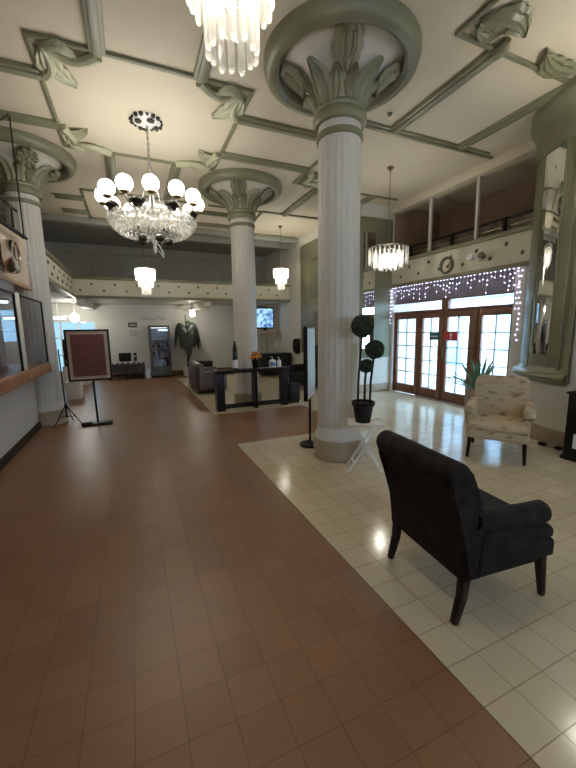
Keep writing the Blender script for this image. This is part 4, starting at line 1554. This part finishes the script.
for i, (az, L, zb, W) in enumerate(((-170, 0.72, 1.80, 0.17), (-125, 0.70, 1.72, 0.15), (-60, 0.72, 1.78, 0.17), (-10, 0.80, 1.82, 0.18), (30, 0.6, 1.9, 0.14), (-90, 0.85, 1.55, 0.2), (-35, 0.75, 1.72, 0.16))):
    l = MB()
    big_leaf(l, (0, 0, zb), R(az), L, W, 0.16, 'leaf')
    l.build('leaf', pl_)
tvb = thing('storage_box', 'low black box behind the brown sofa near the potted plant', 'box', (2.05, 12.3, 0.004))
MB().box((-0.28, -0.2, 0), (0.42, 0.2, 0.56), 'black_matte', bev=0.01).build('box_body', tvb)
MB().box((-0.29, -0.21, 0.562), (0.43, 0.21, 0.62), 'black', bev=0.01).build('lid', tvb)

ds = thing('service_table', 'dark draped service table against the far wall, left of the fridge', 'table', (-0.25, YF - 0.50, 0.004))
MB().box((-0.62, -0.28, 0.50), (0.58, 0.28, 0.54), 'dark_wood', bev=0.005).build('tabletop', ds)
for s_ in (-0.55, 0.0, 0.5):
    MB().box((s_ - 0.025, -0.24, 0), (s_ + 0.025, -0.19, 0.50), 'black').build('leg', ds)
for s_ in (-0.55, 0.5):
    MB().box((s_ - 0.025, 0.19, 0), (s_ + 0.025, 0.24, 0.50), 'black').build('leg', ds)


def drape(u, v):
    x_ = -0.64 + 1.24 * u
    return (x_, -0.29 + 0.012 * math.sin(u * 60), 0.545 - 0.30 * v)


cl = MB()
cl.grid(drape, 60, 4, 'cloth', thick=0.004)
cl.box((-0.64, -0.29, 0.542), (0.60, 0.29, 0.547), 'cloth')
tag(cl.build('tablecloth', loc=(-0.25, YF - 0.50, 0.004)), 'dark cloth over the service table by the far wall', 'tablecloth')
mn = thing('monitor', 'black computer monitor on the far service table', 'monitor', (-0.27, YF - 0.42, 0.5515))
MB().box((-0.20, -0.02, 0.06), (0.20, 0.02, 0.37), 'black', bev=0.006).build('case', mn)
MB().box((-0.185, -0.023, 0.075), (0.185, -0.0205, 0.355), 'screen_off').build('screen', mn)
MB().box((-0.10, -0.07, 0), (0.10, 0.07, 0.015), 'black').build('base', mn)
MB().box((-0.025, -0.01, 0.01), (0.025, 0.01, 0.08), 'black').build('stand', mn)
sp = thing('speaker', 'small black speaker beside the monitor on the far service table', 'speaker', (0.06, YF - 0.42, 0.5515))
MB().box((-0.05, -0.06, 0), (0.05, 0.06, 0.36), 'black', bev=0.01).build('case', sp)
MB().lathe([(0, 0), (0.035, 0), (0.03, 0.01), (0, 0.004)], 'steel', n=16, T=Matrix.Translation((0, -0.0605, 0.24)) @ Matrix.Rotation(R(90), 4, 'X')).build('cone', sp)
for k in range(7):
    x_ = -0.78 + 0.17 * k
    cu = MB().lathe([(0, 0), (0.025, 0), (0.034, 0.085), (0.030, 0.085), (0.022, 0.01), (0, 0.01)], 'white_plastic', n=12)
    tag(cu.build('cup', loc=(x_, YF - 0.66, 0.5515)), 'small white cup in the row at the front of the far service table', 'cup', 'cups on the far service table')
bn = MB().lathe([(0, 0), (0.09, 0), (0.115, 0.34), (0.108, 0.34), (0.08, 0.02), (0, 0.02)], 'white_plastic', n=20)
tag(bn.build('bin', loc=(0.43, YF - 0.62, 0.004)), 'white bin between the service table and the fridge', 'bin')
pq = MB().box((-0.15, -0.02, -0.09), (0.15, -0.001, 0.09), 'fridge_grey', bev=0.004)
pq.box((-0.10, -0.0225, -0.03), (0.10, -0.02, 0.03), 'tan_mat')
tag(pq.build('wall_plaque', loc=(0.06, YF, 1.90)), 'small dark plaque on the far wall above the monitor', 'sign')
tx = MB()
for k, (w_, off) in enumerate(((0.24, 0.0), (0.30, 0.02), (0.20, 0.0))):
    tx.box((-w_ / 2 + off, -0.01, -0.075 * k), (w_ / 2 + off, -0.001, -0.075 * k + 0.025), 'ink')
tag(tx.build('wall_lettering', loc=(0.06, YF, 1.66)), 'three short grey lines of lettering on the far wall below the plaque', 'lettering')
tx = MB()
pts = []
for k in range(90):
    t_ = k / 89
    pts.append((-0.42 + 0.90 * t_, -0.012, 0.035 * math.sin(t_ * 46) * (1.7 if k < 12 else 1.0) + 0.03 * math.sin(t_ * 11)))
tx.tube(pts, 0.009, 'ink', n=5)
tag(tx.build('wall_script', loc=(0.75, YF, 2.12)), 'grey cursive lettering on the far wall above the fridge', 'lettering')

# lamps under the far gallery
cf = thing('ceiling_fan', 'ceiling fan with one globe lamp under the far gallery, above the plant', 'ceiling fan', (2.05, 13.2, 2.64))
MB().tube([(0, 0, 0.0), (0, 0, -0.16)], 0.02, 'white_metal', n=8).build('downrod', cf)
MB().lathe([(0, -0.28), (0.06, -0.28), (0.11, -0.25), (0.11, -0.19), (0.05, -0.15), (0, -0.15)], 'white_metal', n=20).build('motor', cf)
for k in range(4):
    a = k * PI / 2 + R(200)
    b_ = MB()
    b_.beam((0.10 * math.cos(a), 0.10 * math.sin(a), -0.22), (0.62 * math.cos(a), 0.62 * math.sin(a), -0.22), 0.11, 0.012, 'tan_mat', up=(0, 0, 1), w1=0.14)
    b_.build('blade', cf)
MB().sphere((0, 0, -0.38), 0.10, 'bright_globe', sub=3).build('globe', cf)
gb = thing('globe_lamp', 'lit white globe lamp under the left gallery, above the maroon board', 'lamp', (-1.62, 13.2, 2.64))
MB().lathe([(0, -0.001), (0.07, -0.001), (0.07, -0.04), (0.03, -0.06), (0.02, -0.42), (0.06, -0.44), (0, -0.45)], 'white_metal', n=18).build('stem', gb)
MB().sphere((0, 0, -0.52), 0.13, 'bright_globe', sub=3).build('globe', gb)
tl = thing('tube_lamp', 'long white tube lamp under the left gallery beside the globe lamp', 'lamp', (-2.5, 13.4, 2.12))
MB().tube([(-1.0, 0, 0), (0.62, 0, 0)], 0.028, 'tube', n=10).build('tube', tl)
MB().box((-1.02, -0.04, 0.03), (0.64, 0.04, 0.07), 'white_metal', bev=0.005).build('housing', tl)
for x_ in (-0.8, 0.4):
    MB().tube([(x_, 0, 0.06), (x_, 0, 0.519)], 0.008, 'white_metal', n=6).build('hanger', tl)
t2 = thing('tube_lamp', 'white tube lamp in the office behind the counter glass', 'lamp', (-3.6, 12.6, 2.56))
MB().tube([(-0.8, 0, -0.02), (0.45, 0, -0.02)], 0.03, 'tube', n=10).build('tube', t2)
MB().box((-0.85, -0.05, 0.012), (0.5, 0.05, 0.078), 'white_metal', bev=0.005).build('housing', t2)

cbx = thing('drinks_station', 'dark drinks machine on a white cabinet by the left window', 'machine', (-1.72, 12.9, 0.004))
MB().box((-0.30, -0.25, 0.0), (0.42, 0.25, 0.62), 'white_paint', bev=0.01).build('cabinet', cbx)
MB().box((-0.24, -0.20, 0.62), (0.10, 0.20, 1.45), 'black_matte', bev=0.02).build('machine_body', cbx)
MB().box((-0.16, -0.215, 1.0), (0.04, -0.198, 1.25), 'fridge_grey').build('front_panel', cbx)
for x_ in (-0.14, -0.02):
    MB().lathe([(0, 0.70), (0.04, 0.70), (0.045, 0.82), (0, 0.82)], 'white_plastic', c=(x_, -0.235, 0.0), n=12).build('dispenser', cbx)
wb_ = thing('cabinet', 'low white cabinet standing behind the tripod on the left', 'cabinet', (-1.42, 10.3, 0.004))
MB().box((-0.16, -0.25, 0.0), (0.16, 0.25, 0.42), 'white_paint', bev=0.01).build('body', wb_)
MB().box((-0.17, -0.26, 0.42), (0.17, 0.26, 0.45), 'white_paint', bev=0.006).build('top', wb_)

# ------------------------------------------------------------------ agave by the doors, black cabinet at right
ag = thing('agave_plant', 'spiky green agave plant in a pot between the cream armchair and the doors', 'plant', (5.40, 4.22, 0.004))
MB().lathe([(0, 0), (0.16, 0), (0.19, 0.54), (0.20, 0.58), (0.17, 0.58), (0, 0.54)], 'plinth', n=24).build('pot', ag)
ra = random.Random(8)
for k in range(26):
    az = 2 * PI * k / 26 + ra.uniform(-0.1, 0.1)
    el = R(ra.choice((20, 38, 52, 66, 80)) + ra.uniform(-6, 6))
    L = ra.uniform(0.48, 0.70)
    l = MB()
    ca, sa = math.cos(az), math.sin(az)

    def fn(u, v, el=el, L=L, ca=ca, sa=sa):
        k_2 = 2 * v - 1
        w = 0.046 * (1 - u) ** 0.6 * (0.7 + 0.6 * u)
        o_ = 0.03 + L * u * math.cos(el)
        z_ = 0.56 + L * u * math.sin(el) - 0.06 * u * u + 0.012 * abs(k_2)
        return (ca * o_ - sa * w * k_2, sa * o_ + ca * w * k_2, z_)
    l.grid(fn, 8, 2, 'agave', thick=0.006)
    l.build('leaf', ag)

bx = thing('heater_cabinet', 'black upright cabinet cut off by the right edge of the picture', 'cabinet', (5.00, 2.12, 0.004))
MB().box((-0.19, -0.42, 0.0), (0.19, 0.42, 0.05), 'black_matte', bev=0.006).build('plinth', bx)
MB().box((-0.17, -0.40, 0.05), (0.17, 0.40, 0.82), 'black', bev=0.006).build('body', bx)
MB().box((-0.19, -0.42, 0.82), (0.19, 0.42, 0.85), 'black', bev=0.008).build('top', bx)
MB().box((-0.176, 0.02, 0.16), (-0.170, 0.30, 0.34), 'poster_white').build('front_label', bx)
for (x_, y_, s_, lb) in ((5.12, 2.93, 0.045, 'small dark power adapter on the floor by the baseboard, nearer the cream chair'), (5.13, 2.73, 0.04, 'small dark power adapter on the floor by the black cabinet')):
    ad = thing('power_adapter', lb, 'adapter', (x_, y_, 0.0045))
    MB().box((-s_ * 0.7, -s_, 0), (s_ * 0.7, s_, s_), 'black_matte', bev=0.008).build('case', ad)
    MB().tube([(0, -s_, 0.015), (0.01, -s_ - 0.06, 0.006), (0.0, -s_ - 0.12, 0.006)], 0.005, 'black_matte', n=5).build('cable', ad)

# sprinklers and detectors on the ceiling
for (x_, y_, lb) in ((3.54, 4.42, 'ceiling sprinkler to the right of the near column'), (2.45, 10.4, 'ceiling sprinkler left of the middle column'), (0.55, 12.2, 'ceiling sprinkler above the far gallery')):
    s_ = thing('sprinkler', lb, 'sprinkler', (x_, y_, ZC - (0.02 if y_ > 11 else 0)))
    MB().lathe([(0, -0.001), (0.035, -0.001), (0.03, -0.02), (0.012, -0.025), (0.012, -0.05), (0, -0.05)], 'sage_dark', n=14).build('escutcheon', s_)
    MB().lathe([(0, -0.052), (0.03, -0.052), (0.03, -0.058), (0, -0.058)], 'brass', n=12).build('deflector', s_)
